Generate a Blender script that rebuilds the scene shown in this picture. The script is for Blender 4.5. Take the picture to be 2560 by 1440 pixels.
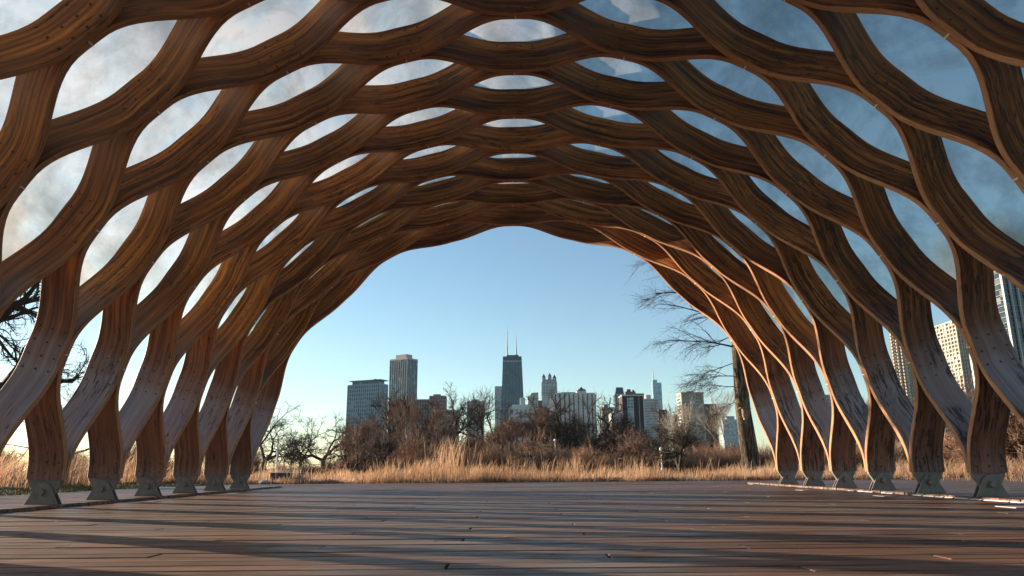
import bpy, math, random
import numpy as np
from mathutils import Vector, Matrix
for o in list(bpy.data.objects): bpy.data.objects.remove(o)
random.seed(7); rng = np.random.default_rng(7)
SC = bpy.context.scene; COL = SC.collection
R = math.radians
# ---------------------------------------------------------------- camera
K = 1/0.94
CF, PITCH, YAW, ROLL, CH, Y0 = 1841.7, R(13.642), R(-0.3486), R(-0.4564), 0.2793*K, 6.5354*K
e1 = Vector((math.cos(YAW), math.sin(YAW), 0)); ey = Vector((-math.sin(YAW), math.cos(YAW), 0)); ez = Vector((0, 0, 1))
FWD = ey*math.cos(PITCH) + ez*math.sin(PITCH); UP0 = -ey*math.sin(PITCH) + ez*math.cos(PITCH)
RGT = e1*math.cos(ROLL) + UP0*math.sin(ROLL); UPV = -e1*math.sin(ROLL) + UP0*math.cos(ROLL)
cam = bpy.data.cameras.new('camera'); camo = bpy.data.objects.new('camera', cam); COL.objects.link(camo); SC.camera = camo
m = Matrix((RGT, UPV, -FWD)).transposed().to_4x4(); m.translation = Vector((0, 0, CH)); camo.matrix_world = m
cam.sensor_width = 36; cam.lens = CF/2560*36; cam.clip_start = 0.05; cam.clip_end = 12000
# ---------------------------------------------------------------- sky, sun, exposure
SUN_EL, SUN_AZ = R(9.5), R(-62.0)          # azimuth clockwise from the view direction (+Y)
W = bpy.data.worlds.new('World'); SC.world = W; W.use_nodes = True
wn = W.node_tree.nodes; sk = wn.new('ShaderNodeTexSky'); sk.sky_type = 'NISHITA'; sk.sun_disc = False
sk.sun_elevation = SUN_EL; sk.sun_rotation = SUN_AZ; sk.air_density = 0.9; sk.dust_density = 0.2; sk.ozone_density = 2.0
wt = wn.new('ShaderNodeMix'); wt.data_type = 'RGBA'; wt.blend_type = 'MULTIPLY'; wt.inputs[0].default_value = 1; wt.inputs[7].default_value = (.98, .97, .91, 1)
W.node_tree.links.new(sk.outputs[0], wt.inputs[6]); W.node_tree.links.new(wt.outputs[2], wn['Background'].inputs[0]); wn['Background'].inputs[1].default_value = 0.079
sl = bpy.data.lights.new('sun', 'SUN'); sl.energy = 5.0; sl.angle = R(0.5); sl.color = (1.0, 0.78, 0.56)
so = bpy.data.objects.new('sun', sl); COL.objects.link(so)
sd = Vector((math.sin(SUN_AZ)*math.cos(SUN_EL), math.cos(SUN_AZ)*math.cos(SUN_EL), math.sin(SUN_EL)))
so.rotation_euler = sd.to_track_quat('Z', 'Y').to_euler()
SC.view_settings.view_transform = 'Standard'; SC.view_settings.look = 'None'; SC.view_settings.gamma = 1
SC.view_settings.use_curve_mapping = False; SC.view_settings.exposure = 1.6
SC.render.engine = 'CYCLES'; SC.cycles.max_bounces = 8; SC.cycles.transparent_max_bounces = 12
# ---------------------------------------------------------------- helpers
def ray(px, py):
    d = FWD + RGT*((px-1280)/CF) + UPV*((720-py)/CF); return d
def at(px, py, D):
    d = ray(px, py); return Vector((0, 0, CH)) + d*(D/d.y)
def tag(o, label=None, cat=None, group=None, kind=None):
    if label: o['label'] = label
    if cat: o['category'] = cat
    if group: o['group'] = group
    if kind: o['kind'] = kind
    return o
def empty(name, loc=(0, 0, 0), rz=0):
    o = bpy.data.objects.new(name, None); COL.objects.link(o); o.location = loc; o.rotation_euler = (0, 0, rz); return o
def link(name, me, parent=None, loc=None):
    o = bpy.data.objects.new(name, me); COL.objects.link(o)
    if parent: o.parent = parent
    if loc is not None: o.location = loc
    return o
def npmesh(name, V, F, mat, smooth=False, uv=None, attr=None):
    """V (n,3), F (m,k) with k 3 or 4, or a list of such arrays"""
    Fs = F if isinstance(F, list) else [F]
    me = bpy.data.meshes.new(name); V = np.asarray(V, np.float32)
    me.vertices.add(len(V)); me.vertices.foreach_set('co', V.ravel())
    idx = np.concatenate([f.ravel() for f in Fs]).astype(np.int32)
    tot = np.concatenate([np.full(len(f), f.shape[1]) for f in Fs]).astype(np.int32)
    st = np.concatenate([[0], np.cumsum(tot)[:-1]]).astype(np.int32)
    me.loops.add(len(idx)); me.loops.foreach_set('vertex_index', idx)
    me.polygons.add(len(tot)); me.polygons.foreach_set('loop_start', st); me.polygons.foreach_set('loop_total', tot)
    me.polygons.foreach_set('use_smooth', np.full(len(tot), bool(smooth)))
    if uv is not None:
        l = me.uv_layers.new(name='UVMap'); l.data.foreach_set('uv', np.asarray(uv, np.float32)[idx].ravel())
    if attr is not None:
        a = me.attributes.new('tint', 'FLOAT', 'POINT'); a.data.foreach_set('value', np.asarray(attr, np.float32))
    me.materials.append(mat); me.update(); me.validate(); return me
class MB:
    """collects boxes, prisms, tubes into one mesh"""
    def __init__(s): s.v = []; s.f = []
    def add(s, vs, fs):
        b = len(s.v); s.v += [tuple(v) for v in vs]; s.f += [tuple(b+i for i in f) for f in fs]; return s
    def box(s, x0, x1, y0, y1, z0, z1):
        return s.add([(x0,y0,z0),(x1,y0,z0),(x1,y1,z0),(x0,y1,z0),(x0,y0,z1),(x1,y0,z1),(x1,y1,z1),(x0,y1,z1)],
                     [(0,3,2,1),(4,5,6,7),(0,1,5,4),(1,2,6,5),(2,3,7,6),(3,0,4,7)])
    def hexa(s, lo, hi):      # lo, hi: 4 points each
        return s.add(list(lo)+list(hi), [(0,3,2,1),(4,5,6,7),(0,1,5,4),(1,2,6,5),(2,3,7,6),(3,0,4,7)])
    def prism(s, poly, axis, a, b):   # poly in the 2 other axes
        def P(u, v, w): return {'y': (u, w, v), 'z': (u, v, w), 'x': (w, u, v)}[axis]
        n = len(poly); vs = [P(u, v, a) for u, v in poly]+[P(u, v, b) for u, v in poly]
        return s.add(vs, [tuple(range(n)), tuple(range(2*n-1, n-1, -1))]+[(i, i+n, (i+1) % n+n, (i+1) % n) for i in range(n)])
    def tube(s, p0, p1, r0, r1, n=8):
        p0, p1 = Vector(p0), Vector(p1); d = (p1-p0).normalized()
        a = d.orthogonal().normalized(); b = d.cross(a)
        vs = [p0+(a*math.cos(t)+b*math.sin(t))*r0 for t in [2*math.pi*i/n for i in range(n)]]
        vs += [p1+(a*math.cos(t)+b*math.sin(t))*r1 for t in [2*math.pi*i/n for i in range(n)]]
        return s.add(vs, [tuple(range(n-1, -1, -1)), tuple(range(n, 2*n))]+[(i, (i+1) % n, (i+1) % n+n, i+n) for i in range(n)])
    def ball(s, c, r, n=10, m=6, sz=1):
        vs = [(c[0], c[1], c[2]+r*sz)]
        for j in range(1, m):
            t = math.pi*j/m
            vs += [(c[0]+r*math.sin(t)*math.cos(2*math.pi*i/n), c[1]+r*math.sin(t)*math.sin(2*math.pi*i/n), c[2]+r*sz*math.cos(t)) for i in range(n)]
        vs.append((c[0], c[1], c[2]-r*sz)); fs = [(0, 1+i, 1+(i+1) % n) for i in range(n)]
        for j in range(m-2):
            for i in range(n):
                a = 1+j*n+i; b = 1+j*n+(i+1) % n; fs.append((a, a+n, b+n, b))
        L = len(vs)-1; fs += [(L, 1+(m-2)*n+(i+1) % n, 1+(m-2)*n+i) for i in range(n)]
        return s.add(vs, fs)
    def mesh(s, name, mat, smooth=False):
        me = bpy.data.meshes.new(name); me.from_pydata(s.v, [], s.f); me.materials.append(mat)
        if smooth: me.polygons.foreach_set('use_smooth', [True]*len(me.polygons))
        me.update(); return me
    def build(s, name, mat, parent=None, loc=None, smooth=False): return link(name, s.mesh(name, mat, smooth), parent, loc)
# ---------------------------------------------------------------- materials
class NT:
    def __init__(s, name):
        s.m = bpy.data.materials.new(name); s.m.use_nodes = True; s.t = s.m.node_tree; s.p = s.t.nodes['Principled BSDF']; s.out = s.t.nodes['Material Output']
    def n(s, typ, **kw):
        x = s.t.nodes.new(typ)
        for k, v in kw.items():
            if k.startswith('i_'): x.inputs[k[2:].replace('_', ' ')].default_value = v
            else: setattr(x, k, v)
        return x
    def l(s, a, b): s.t.links.new(a, b); return s
    def noise(s, vec, scale, detail=4, rough=.55, dist=0):
        x = s.n('ShaderNodeTexNoise'); x.inputs['Scale'].default_value = scale; x.inputs['Detail'].default_value = detail
        x.inputs['Roughness'].default_value = rough; x.inputs['Distortion'].default_value = dist
        if vec is not None: s.l(vec, x.inputs['Vector'])
        return x.outputs['Fac']
    def mapping(s, vec, scale=(1, 1, 1), loc=None):
        x = s.n('ShaderNodeMapping'); x.inputs['Scale'].default_value = scale; s.l(vec, x.inputs['Vector'])
        if loc is not None: s.l(loc, x.inputs['Location'])
        return x.outputs['Vector']
    def ramp(s, fac, stops):
        x = s.n('ShaderNodeValToRGB'); el = x.color_ramp.elements
        while len(el) < len(stops): el.new(.5)
        for e, (p, c) in zip(el, stops): e.position = p; e.color = (*c, 1) if len(c) == 3 else c
        s.l(fac, x.inputs['Fac']); return x.outputs['Color']
    def mix(s, fac, a, b, mode='MIX'):
        x = s.n('ShaderNodeMix', data_type='RGBA', blend_type=mode)
        for k, v in ((0, fac), (6, a), (7, b)):
            if hasattr(v, 'links') or hasattr(v, 'is_linked'): s.l(v, x.inputs[k])
            else: x.inputs[k].default_value = v if k == 0 else (*v, 1)
        return x.outputs[2]
    def math(s, op, a, b=0.0, clamp=False):
        x = s.n('ShaderNodeMath', operation=op); x.use_clamp = clamp
        for k, v in ((0, a), (1, b)):
            if hasattr(v, 'is_linked'): s.l(v, x.inputs[k])
            else: x.inputs[k].default_value = v
        return x.outputs[0]
    def maprange(s, v, a, b, c=0, d=1):
        x = s.n('ShaderNodeMapRange'); x.interpolation_type = 'SMOOTHSTEP'; s.l(v, x.inputs[0])
        for i, q in enumerate((a, b, c, d)): x.inputs[1+i].default_value = q
        return x.outputs[0]
    def bump(s, h, strength, dist=.01):
        x = s.n('ShaderNodeBump'); x.inputs['Strength'].default_value = strength; x.inputs['Distance'].default_value = dist
        s.l(h, x.inputs['Height']); s.l(x.outputs[0], s.p.inputs['Normal'])
    def color(s, c): s.l(c, s.p.inputs['Base Color'])
    def rough(s, c):
        if hasattr(c, 'is_linked'): s.l(c, s.p.inputs['Roughness'])
        else: s.p.inputs['Roughness'].default_value = c
def simple(name, col, rough=.7, metal=0, var=.15, scale=3, bump=0):
    t = NT(name); g = t.n('ShaderNodeTexCoord'); n = t.noise(g.outputs['Object'], scale, 5, .6)
    a = tuple(c*(1-var) for c in col); b = tuple(min(1, c*(1+var)) for c in col)
    t.color(t.ramp(n, [(.3, a), (.7, b)])); t.rough(rough); t.p.inputs['Metallic'].default_value = metal
    if bump: t.bump(n, bump)
    return t.m

# wood of the pavilion ribs: uv.x = metres along the rib, uv.y = metres across
t = NT('rib_wood'); uvn = t.n('ShaderNodeUVMap'); uvn.uv_map = 'UVMap'; oi = t.n('ShaderNodeObjectInfo')
cx = t.n('ShaderNodeCombineXYZ'); rv = t.math('MULTIPLY', oi.outputs['Random'], 40.0); t.l(rv, cx.inputs[0]); t.l(t.math('MULTIPLY', oi.outputs['Random'], 17.0), cx.inputs[2]); t.l(rv, cx.inputs[1])
wob = t.noise(t.mapping(uvn.outputs[0], (.8, .8, 1), cx.outputs[0]), 1.2, 2)
va = t.n('ShaderNodeVectorMath', operation='ADD'); cw = t.n('ShaderNodeCombineXYZ'); t.l(t.math('MULTIPLY', wob, .12), cw.inputs[1])
t.l(uvn.outputs[0], va.inputs[0]); t.l(cw.outputs[0], va.inputs[1]); UV = va.outputs[0]
g1 = t.noise(t.mapping(UV, (.45, 17, 1), cx.outputs[0]), 1.6, 7, .70, .15)
g2 = t.noise(t.mapping(UV, (2.2, 90, 1), cx.outputs[0]), 2.0, 4, .6)
g3 = t.noise(t.mapping(UV, (.35, 2.2, 1), cx.outputs[0]), 1.3, 4, .6)
base = t.ramp(g1, [(.31, (.032, .011, .004)), (.41, (.125, .044, .012)), (.53, (.36, .13, .030)), (.69, (.68, .28, .065))])
base = t.mix(.5, base, t.ramp(g2, [(.36, (.28, .25, .23)), (.6, (1, 1, 1))]), 'MULTIPLY')
base = t.mix(t.maprange(g3, .42, .66), base, t.mix(.75, base, (.42, .33, .28), 'MULTIPLY'))
rb = t.n('ShaderNodeHueSaturation'); t.l(base, rb.inputs['Color']); t.l(t.math('ADD', t.math('MULTIPLY', t.math('FRACT', t.math('MULTIPLY', oi.outputs['Random'], 57.3)), .5), .78), rb.inputs['Value']); base = rb.outputs[0]
sep = t.n('ShaderNodeSeparateXYZ'); geo = t.n('ShaderNodeNewGeometry'); t.l(geo.outputs['Position'], sep.inputs[0])
zn = t.math('ADD', sep.outputs[2], t.math('MULTIPLY', g3, .5))
sn = t.n('ShaderNodeSeparateXYZ'); t.l(geo.outputs['Normal'], sn.inputs[0])
wf = t.math('MULTIPLY', t.maprange(zn, 2.15, 1.65), t.maprange(t.math('ADD', sn.outputs[2], t.math('MULTIPLY', g3, .25)), -.02, .30))
lowf = t.maprange(zn, 2.6, 1.5)
base = t.mix(t.math('MULTIPLY', lowf, .85), base, t.ramp(g1, [(.3, (.11, .055, .040)), (.5, (.19, .105, .078)), (.7, (.27, .155, .115))]))
wcol = t.ramp(g1, [(.3, (.18, .165, .175)), (.48, (.30, .285, .30)), (.68, (.42, .40, .415))])
wcol = t.mix(.35, wcol, t.ramp(g2, [(.3, (.35, .33, .33)), (.7, (1, 1, 1))]), 'MULTIPLY')
red = t.mix(.5, (.30, .18, .15), wcol)
wcol = t.mix(t.maprange(t.noise(t.mapping(UV, (.7, 3, 1), cx.outputs[0]), 1.1, 3), .4, .65), wcol, red)
base = t.mix(t.math('MULTIPLY', wf, .9), base, wcol)
st = t.noise(t.mapping(UV, (2.2, 16, 1), cx.outputs[0]), 2.2, 5, .7, .4)
pt = t.noise(t.mapping(UV, (1.1, 2.0, 1), cx.outputs[0]), 1.0, 2)
rs = t.math('MULTIPLY', t.maprange(sep.outputs[0], 1.5, 4.2), .055)
sm = t.math('MULTIPLY', t.maprange(t.math('ADD', st, rs), .54, .62), t.maprange(t.math('ADD', pt, rs), .46, .6))
base = t.mix(t.math('MULTIPLY', sm, .8), base, (.02, .017, .018))
ea = t.n('ShaderNodeAttribute'); ea.attribute_name = 'tint'
ed = t.ramp(g2, [(.3, (.27, .13, .07)), (.6, (.50, .28, .155))]); ed = t.mix(t.maprange(st, .5, .62), ed, (.10, .04, .02))
base = t.mix(ea.outputs['Fac'], base, ed)
t.color(base); t.p.inputs['Specular IOR Level'].default_value = .28; t.rough(t.maprange(g1, .2, .8, .5, .72)); t.bump(g2, .22, .004)
M_WOOD = t.m
t = NT('grey_painted_steel'); tc = t.n('ShaderNodeTexCoord'); oi = t.n('ShaderNodeObjectInfo'); cx = t.n('ShaderNodeCombineXYZ'); t.l(t.math('MULTIPLY', oi.outputs['Random'], 30.0), cx.inputs[0])
a = t.noise(t.mapping(tc.outputs['Object'], (1, 1, 1), cx.outputs[0]), 7, 5, .65); b = t.noise(t.mapping(tc.outputs['Object'], (26, 26, 2.5), cx.outputs[0]), 1.5, 5, .7)
c = t.ramp(a, [(.3, (.14, .13, .12)), (.55, (.20, .19, .17)), (.75, (.25, .24, .22))]); c = t.mix(t.math('MULTIPLY', t.maprange(b, .54, .68), .75), c, (.10, .052, .03))
t.color(c); t.rough(.55); t.p.inputs['Metallic'].default_value = .1; t.bump(a, .15, .01); M_STEEL = t.m
M_TAB = simple('white_joint_plate', (.8, .79, .76), .5, 0, .05)
M_BOLT = simple('rusted_bolt', (.085, .06, .05), .6, .2, .3, 60)
# fibreglass pods
t = NT('fibreglass_shell'); tc = t.n('ShaderNodeTexCoord'); oi = t.n('ShaderNodeObjectInfo'); cx = t.n('ShaderNodeCombineXYZ')
t.l(t.math('MULTIPLY', oi.outputs['Random'], 30.0), cx.inputs[0]); P = t.mapping(tc.outputs['Object'], (1, 1, 1), cx.outputs[0])
a = t.noise(P, 1.9, 5, .62, .35); b = t.noise(P, 60, 3, .6)
c = t.ramp(a, [(.28, (.50, .57, .59)), (.42, (.70, .74, .73)), (.54, (.90, .85, .76)), (.66, (.98, .84, .68))])
c = t.mix(.25, c, t.ramp(b, [(.3, (.6, .62, .62)), (.7, (1, 1, 1))]), 'MULTIPLY')
g_ = t.noise(P, 1.4, 6, .66, .5); gw = t.noise(t.mapping(P, (1, 1, .25)), 5, 4, .6)
dirt = t.ramp(t.math('ADD', t.math('MULTIPLY', g_, .75), t.math('MULTIPLY', gw, .25)), [(.36, (.50, .49, .47)), (.47, (.72, .71, .69)), (.57, (.97, .97, .95))])
c = t.mix(.8, c, dirt, 'MULTIPLY')
c2 = t.mix(t.maprange(t.noise(P, 90, 2), .70, .74), c, (.08, .07, .05))
df = t.n('ShaderNodeBsdfDiffuse'); tr = t.n('ShaderNodeBsdfTranslucent'); rf = t.n('ShaderNodeBsdfRefraction'); rf.inputs['Roughness'].default_value = .75; rf.inputs['IOR'].default_value = 1.04
t.l(t.mix(1, c2, (.80, .98, 1.0), 'MULTIPLY'), df.inputs[0]); t.l(c2, tr.inputs[0]); t.l(t.mix(1, t.mix(.9, (1, 1, 1), dirt, 'MULTIPLY'), (.92, 1.0, .98), 'MULTIPLY'), rf.inputs[0])
mx = t.n('ShaderNodeMixShader'); mx.inputs[0].default_value = .55; t.l(df.outputs[0], mx.inputs[1]); t.l(tr.outputs[0], mx.inputs[2])
m2 = t.n('ShaderNodeMixShader'); m2.inputs[0].default_value = .70; t.l(mx.outputs[0], m2.inputs[1]); t.l(rf.outputs[0], m2.inputs[2]); t.l(m2.outputs[0], t.out.inputs[0])
M_POD = t.m
# deck boards
t = NT('deck_board'); tc = t.n('ShaderNodeTexCoord'); oi = t.n('ShaderNodeObjectInfo'); geo = t.n('ShaderNodeNewGeometry'); P = geo.outputs['Position']
at_ = t.n('ShaderNodeAttribute'); at_.attribute_name = 'tint'
ra = t.math('ADD', oi.outputs['Random'], at_.outputs['Fac']); cx = t.n('ShaderNodeCombineXYZ'); t.l(t.math('MULTIPLY', ra, 23.0), cx.inputs[0])
g1 = t.noise(t.mapping(P, (.9, 26, 1), cx.outputs[0]), 2, 5, .65, .2); g2 = t.noise(t.mapping(P, (5, 150, 1), cx.outputs[0]), 1.5, 3)
bl = t.noise(P, .55, 4, .6); bl2 = t.noise(P, 5, 5, .7)
c = t.ramp(g1, [(.38, (.06, .027, .015)), (.5, (.165, .083, .050)), (.62, (.28, .155, .105))])
gr = t.ramp(g1, [(.38, (.07, .056, .050)), (.5, (.155, .125, .108)), (.62, (.26, .215, .19))])
c = t.mix(t.maprange(bl, .42, .64, 0, .8), c, gr); c = t.mix(.3, c, t.ramp(g2, [(.3, (.4, .4, .4)), (.7, (1, 1, 1))]), 'MULTIPLY')
hs = t.n('ShaderNodeHueSaturation'); t.l(c, hs.inputs['Color']); fr = t.math('FRACT', t.math('MULTIPLY', ra, 7.31)); t.l(t.math('ADD', t.math('MULTIPLY', fr, .6), .7), hs.inputs['Value'])
t.color(hs.outputs[0]); t.rough(t.maprange(bl2, .3, .7, .44, .60)); t.bump(g2, .12, .003); t.p.inputs['Specular IOR Level'].default_value = .30
M_DECK = t.m
M_DARK = simple('deck_frame', (.02, .015, .012), .9)
# ground
t = NT('ground'); geo = t.n('ShaderNodeNewGeometry'); P = geo.outputs['Position']
a = t.noise(P, 1.2, 6, .65); b = t.noise(P, .05, 4, .6)
c = t.ramp(a, [(.3, (.018, .014, .007)), (.5, (.045, .034, .016)), (.7, (.10, .072, .034))])
c = t.mix(t.maprange(b, .42, .6), c, t.mix(.5, c, (.06, .07, .02)))
t.color(c); t.rough(.95); t.bump(a, .6, .05); M_GROUND = t.m
def plantmat(name, dark, light, rough=.85, trans=0):
    t = NT(name); a = t.n('ShaderNodeAttribute'); a.attribute_name = 'tint'
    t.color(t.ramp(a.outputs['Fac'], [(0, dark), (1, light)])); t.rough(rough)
    if trans:
        df = t.n('ShaderNodeBsdfDiffuse'); tr = t.n('ShaderNodeBsdfTranslucent'); mx = t.n('ShaderNodeMixShader'); mx.inputs[0].default_value = trans
        col = t.p.inputs['Base Color'].links[0].from_socket; t.l(col, df.inputs[0]); t.l(col, tr.inputs[0]); t.l(df.outputs[0], mx.inputs[1]); t.l(tr.outputs[0], mx.inputs[2]); t.l(mx.outputs[0], t.out.inputs[0])
    return t.m
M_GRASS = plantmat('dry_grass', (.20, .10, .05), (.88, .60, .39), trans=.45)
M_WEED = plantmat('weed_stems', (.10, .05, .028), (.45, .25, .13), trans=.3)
M_MOSS = plantmat('moss_green', (.05, .05, .012), (.27, .24, .06))
M_SHRUB = plantmat('shrub_twigs', (.075, .042, .026), (.40, .235, .14))
M_SHRUBR = plantmat('red_shrub_twigs', (.12, .06, .036), (.46, .25, .14))
t = NT('bark'); tc = t.n('ShaderNodeTexCoord'); n1 = t.noise(t.mapping(tc.outputs['Object'], (7, 7, 1.1)), 1.7, 6, .72, 1.2)
t.color(t.ramp(n1, [(.40, (.010, .007, .005)), (.48, (.07, .047, .028)), (.58, (.27, .19, .11))])); t.rough(.9); t.bump(n1, 1.0, .12); M_BARK = t.m
M_BARKD = simple('dark_bark', (.05, .034, .024), .9, 0, .4, 2)
M_BARKB = simple('brown_bark', (.19, .11, .072), .9, 0, .35, 2)
M_BARKW = simple('pale_bark', (.40, .33, .27), .8, 0, .25, 2)

# ================================================================ SETTING
g = npmesh('ground', [(-3500, -60, -.13), (3500, -60, -.13), (3500, 6500, -.13), (-3500, 6500, -.13)], np.array([[0, 1, 2, 3]]), M_GROUND)
tag(link('ground', g), kind='structure')

ZD = -0.028*1.0      # main deck surface; the raised side strips are at z = 0
YEND, XL, XR, YP = 16.3, -6.15, 8.35, 13.65
XIN_L, XIN_R = -4.03, 4.235
PB = .131; TH = .026
deck = tag(MB().box(XL+.02, XR-.02, -4.0, YEND-.02, -.12, ZD-TH-.012).build('deck', M_DARK), kind='structure')
def boardrows(xa, xb, y0, y1, top, seed, gapx=.0045):
    rr = random.Random(seed); out = []; y = y0; G = .585; ph = 0; row = 0
    while y+PB <= y1+1e-6:
        row += 1; ph = (row*3+(row//2)) % 6; cuts = [x for k in range(-20, 20) if (k-ph) % 6 == 0 and xa+.35 < (x := -.213+G*k) < xb-.35]; xs = [xa]+cuts+[xb]
        for q in range(len(xs)-1):
            if q and q < len(xs)-2 and rr.random() < .0: continue
            x, xe = xs[q], xs[q+1]; a = gapx+rr.uniform(-.001, .002)
            out.append((x+(a if q else rr.uniform(-.006, .004)), xe-(a if q < len(xs)-2 else rr.uniform(-.004, .006)), y+.0048+rr.uniform(0, .0028), y+PB-.0042, top+rr.uniform(-.0022, .0014)))
        y += PB
    return out
rows = boardrows(XIN_L+.012, XIN_R-.012, -2.0, YP, ZD, 3) + boardrows(XL, XR, YP+.02, YEND, ZD, 4)
side = boardrows(XL, XIN_L, 2.0, YP-.02, 0, 5) + boardrows(XIN_R, XR, 2.0, YP-.02, 0, 6)
def boardmesh(bs, bev=.003):
    V = []; F = []; T = []; rr = random.Random(9)
    for x0, x1, y0, y1, z in bs:
        b = len(V); ln = -TH
        V += [(x0, y0, z+ln), (x1, y0, z+ln), (x1, y1, z+ln), (x0, y1, z+ln), (x0, y0, z-bev), (x1, y0, z-bev), (x1, y1, z-bev), (x0, y1, z-bev),
              (x0+bev, y0+bev, z), (x1-bev, y0+bev, z), (x1-bev, y1-bev, z), (x0+bev, y1-bev, z)]
        F += [(b+0, b+3, b+2, b+1)]+[(b+i, b+(i+1) % 4, b+4+(i+1) % 4, b+4+i) for i in range(4)]+[(b+4+i, b+4+(i+1) % 4, b+8+(i+1) % 4, b+8+i) for i in range(4)]+[(b+8, b+9, b+10, b+11)]
        T += [rr.random()]*12 if len(bs) > 1 else [0.0]*12
    return npmesh('board', V, np.array(F), M_DECK, attr=T)
def inview(b):
    x0, x1, y0, y1, z = b
    return y0 > 1.9 and x0 < .74*y0+.4 and x1 > -.74*y0-.4
allb = [b for b in rows+side if inview(b)]; rest = [b for b in rows+side if not inview(b) and b[2] > -2]
def vis(b):
    x0, x1, y0, y1, z = b; w = min(x1, .72*y0)-max(x0, -.72*y0); return max(0, w)/y0**3
allb.sort(key=vis, reverse=True)
for b in allb[:296]:
    link('board', boardmesh([b]), deck)
o = link('boards', boardmesh(allb[296:]+rest), deck); tag(o, kind='stuff')

# ================================================================ PAVILION
LV = np.array([[-3.803, .198], [-3.659, 1.209], [-3.264, 2.132], [-2.646, 2.921], [-1.844, 3.524], [-0.914, 3.905], [0.083, 4.041],
               [1.083, 3.922], [2.021, 3.55], [2.832, 2.948], [3.458, 2.153], [3.851, 1.221], [3.971, .198]])*K
def natspline(P):     # natural cubic through knots 0..n, with end slopes leaning to the vertical
    n = len(P); A = np.zeros((n, n)); B = np.zeros((n, 2)); A[0, 0] = A[-1, -1] = 1
    B[0] = (.03*K, 1.06); B[-1] = (.0, -1.06)
    for i in range(1, n-1): A[i, i-1] = 1; A[i, i] = 4; A[i, i+1] = 1; B[i] = 3*(P[i+1]-P[i-1])
    D = np.linalg.solve(A, B)
    def f(l):
        l = np.asarray(l, float); i = np.clip(np.floor(l).astype(int), 0, n-2); u = (l-i)[..., None]
        h00 = 2*u**3-3*u**2+1; h10 = u**3-2*u**2+u; h01 = -2*u**3+3*u**2; h11 = u**3-u**2
        return h00*P[i]+h10*D[i]+h01*P[i+1]+h11*D[i+1]
    return f
ARC = natspline(LV); DEP = .335; TK = .056; S = 1.0
def frame(l):
    p = ARC(l); d = (ARC(np.clip(l+1e-3, 0, 12))-ARC(np.clip(l-1e-3, 0, 12))); d /= np.linalg.norm(d, axis=-1, keepdims=True)
    nrm = np.stack([-d[..., 1], d[..., 0]], -1)       # outward (left of travel: left foot -> crown -> right foot)
    return p, d, nrm
def wav(l):      # 0 at even levels, 1 at odd
    d = np.abs(((l+1) % 2)-1); q = np.clip((d-.09)/.82, 0, 1); return .5-.5*np.cos(np.pi*q)
def ribthick(l): return TK*(1-.28*np.clip(1-l/.35, 0, 1)-.28*np.clip(1-(12-l)/.35, 0, 1))
def ribpath(kind, j, l):
    ye = Y0+j*S; tt = ribthick(l)/2
    if kind == 'A': a, b = ye+tt, ye+.5*S-TK/2
    else: a, b = ye-tt, ye-.5*S+TK/2
    w = wav(l); return a+(b-a)*w
pav = tag(empty('timber_pavilion', (0, Y0, 0)), 'open honeycomb timber pavilion of wavy bent wood ribs arching over the deck', 'pavilion')
def par(o):          # keep world coordinates for meshes modelled in world space
    o.parent = pav; o.matrix_parent_inverse = Matrix.Translation((0, -Y0, 0)); return o
LS = np.linspace(0, 12, 12*16+1)
def ribmesh(kind, j):
    l = LS; p, d, nr = frame(l); y = ribpath(kind, j, l); th = ribthick(l)
    C = np.stack([p[:, 0], y, p[:, 1]], -1); Tn = np.gradient(C, axis=0); Tn /= np.linalg.norm(Tn, axis=1, keepdims=True)
    N = np.stack([nr[:, 0], 0*y, nr[:, 1]], -1); B = np.cross(Tn, N); B /= np.linalg.norm(B, axis=1, keepdims=True)
    if B[0, 1] < 0: B = -B
    arc = np.concatenate([[0], np.cumsum(np.linalg.norm(np.diff(C, axis=0), axis=1))])
    e = .005; rr = random.Random(j*7+(kind == 'A')); dep = DEP
    sec = [(e, -1, 0), (dep-e, -1, 0), (dep, -1, e), (dep, 1, e), (dep-e, 1, 0), (e, 1, 0), (0, 1, e), (0, -1, e)]
    V = []; U = []
    ww = np.zeros(len(l))
    for (rad, sgn, ins) in sec:
        V.append(C+N*rad+B*((th/2-ins)*sgn)[:, None]); U.append(np.stack([arc, np.full_like(arc, rad+(0.5 if sgn > 0 else 0)+ins*3)], -1))
    n = len(l); ns = len(sec); VV = []; UU = []; FF = []; TT = []; base = 0; i = np.arange(n-1)
    for k in range(ns):          # every long face has its own vertices: smooth along the rib, crisp across it
        k2 = (k+1) % ns; VV += [V[k], V[k2]]; UU += [U[k], U[k2]]; TT += [1.0 if k in (1, 2, 3, 5, 6, 7) else 0.0]*(2*n)
        FF.append(np.stack([base+i, base+i+1, base+n+i+1, base+n+i], -1)); base += 2*n
    for e_ in (0, n-1):
        VV.append(np.array([V[k][e_] for k in range(ns)])); UU.append(np.array([U[k][e_] for k in range(ns)])); TT += [0.0]*ns
    caps = np.array([[base+q for q in range(ns)], [base+ns+q for q in range(ns-1, -1, -1)]])
    return npmesh('rib', np.concatenate(VV), [np.concatenate(FF), caps], M_WOOD, smooth=True, uv=np.concatenate(UU), attr=np.array(TT)), C, N, B, th, arc
def ribsmooth(me):
    me.polygons.foreach_set('use_smooth', np.ones(len(me.polygons), bool))
def pt(l, j, rad, yoff):       # a point on the surface near joint level l of row j
    p, d, nr = frame(np.array([float(l)])); q = p[0]+nr[0]*rad; return np.array([q[0], Y0+j*S+yoff, q[1]]), d[0], nr[0]
JMIN = -12
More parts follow.
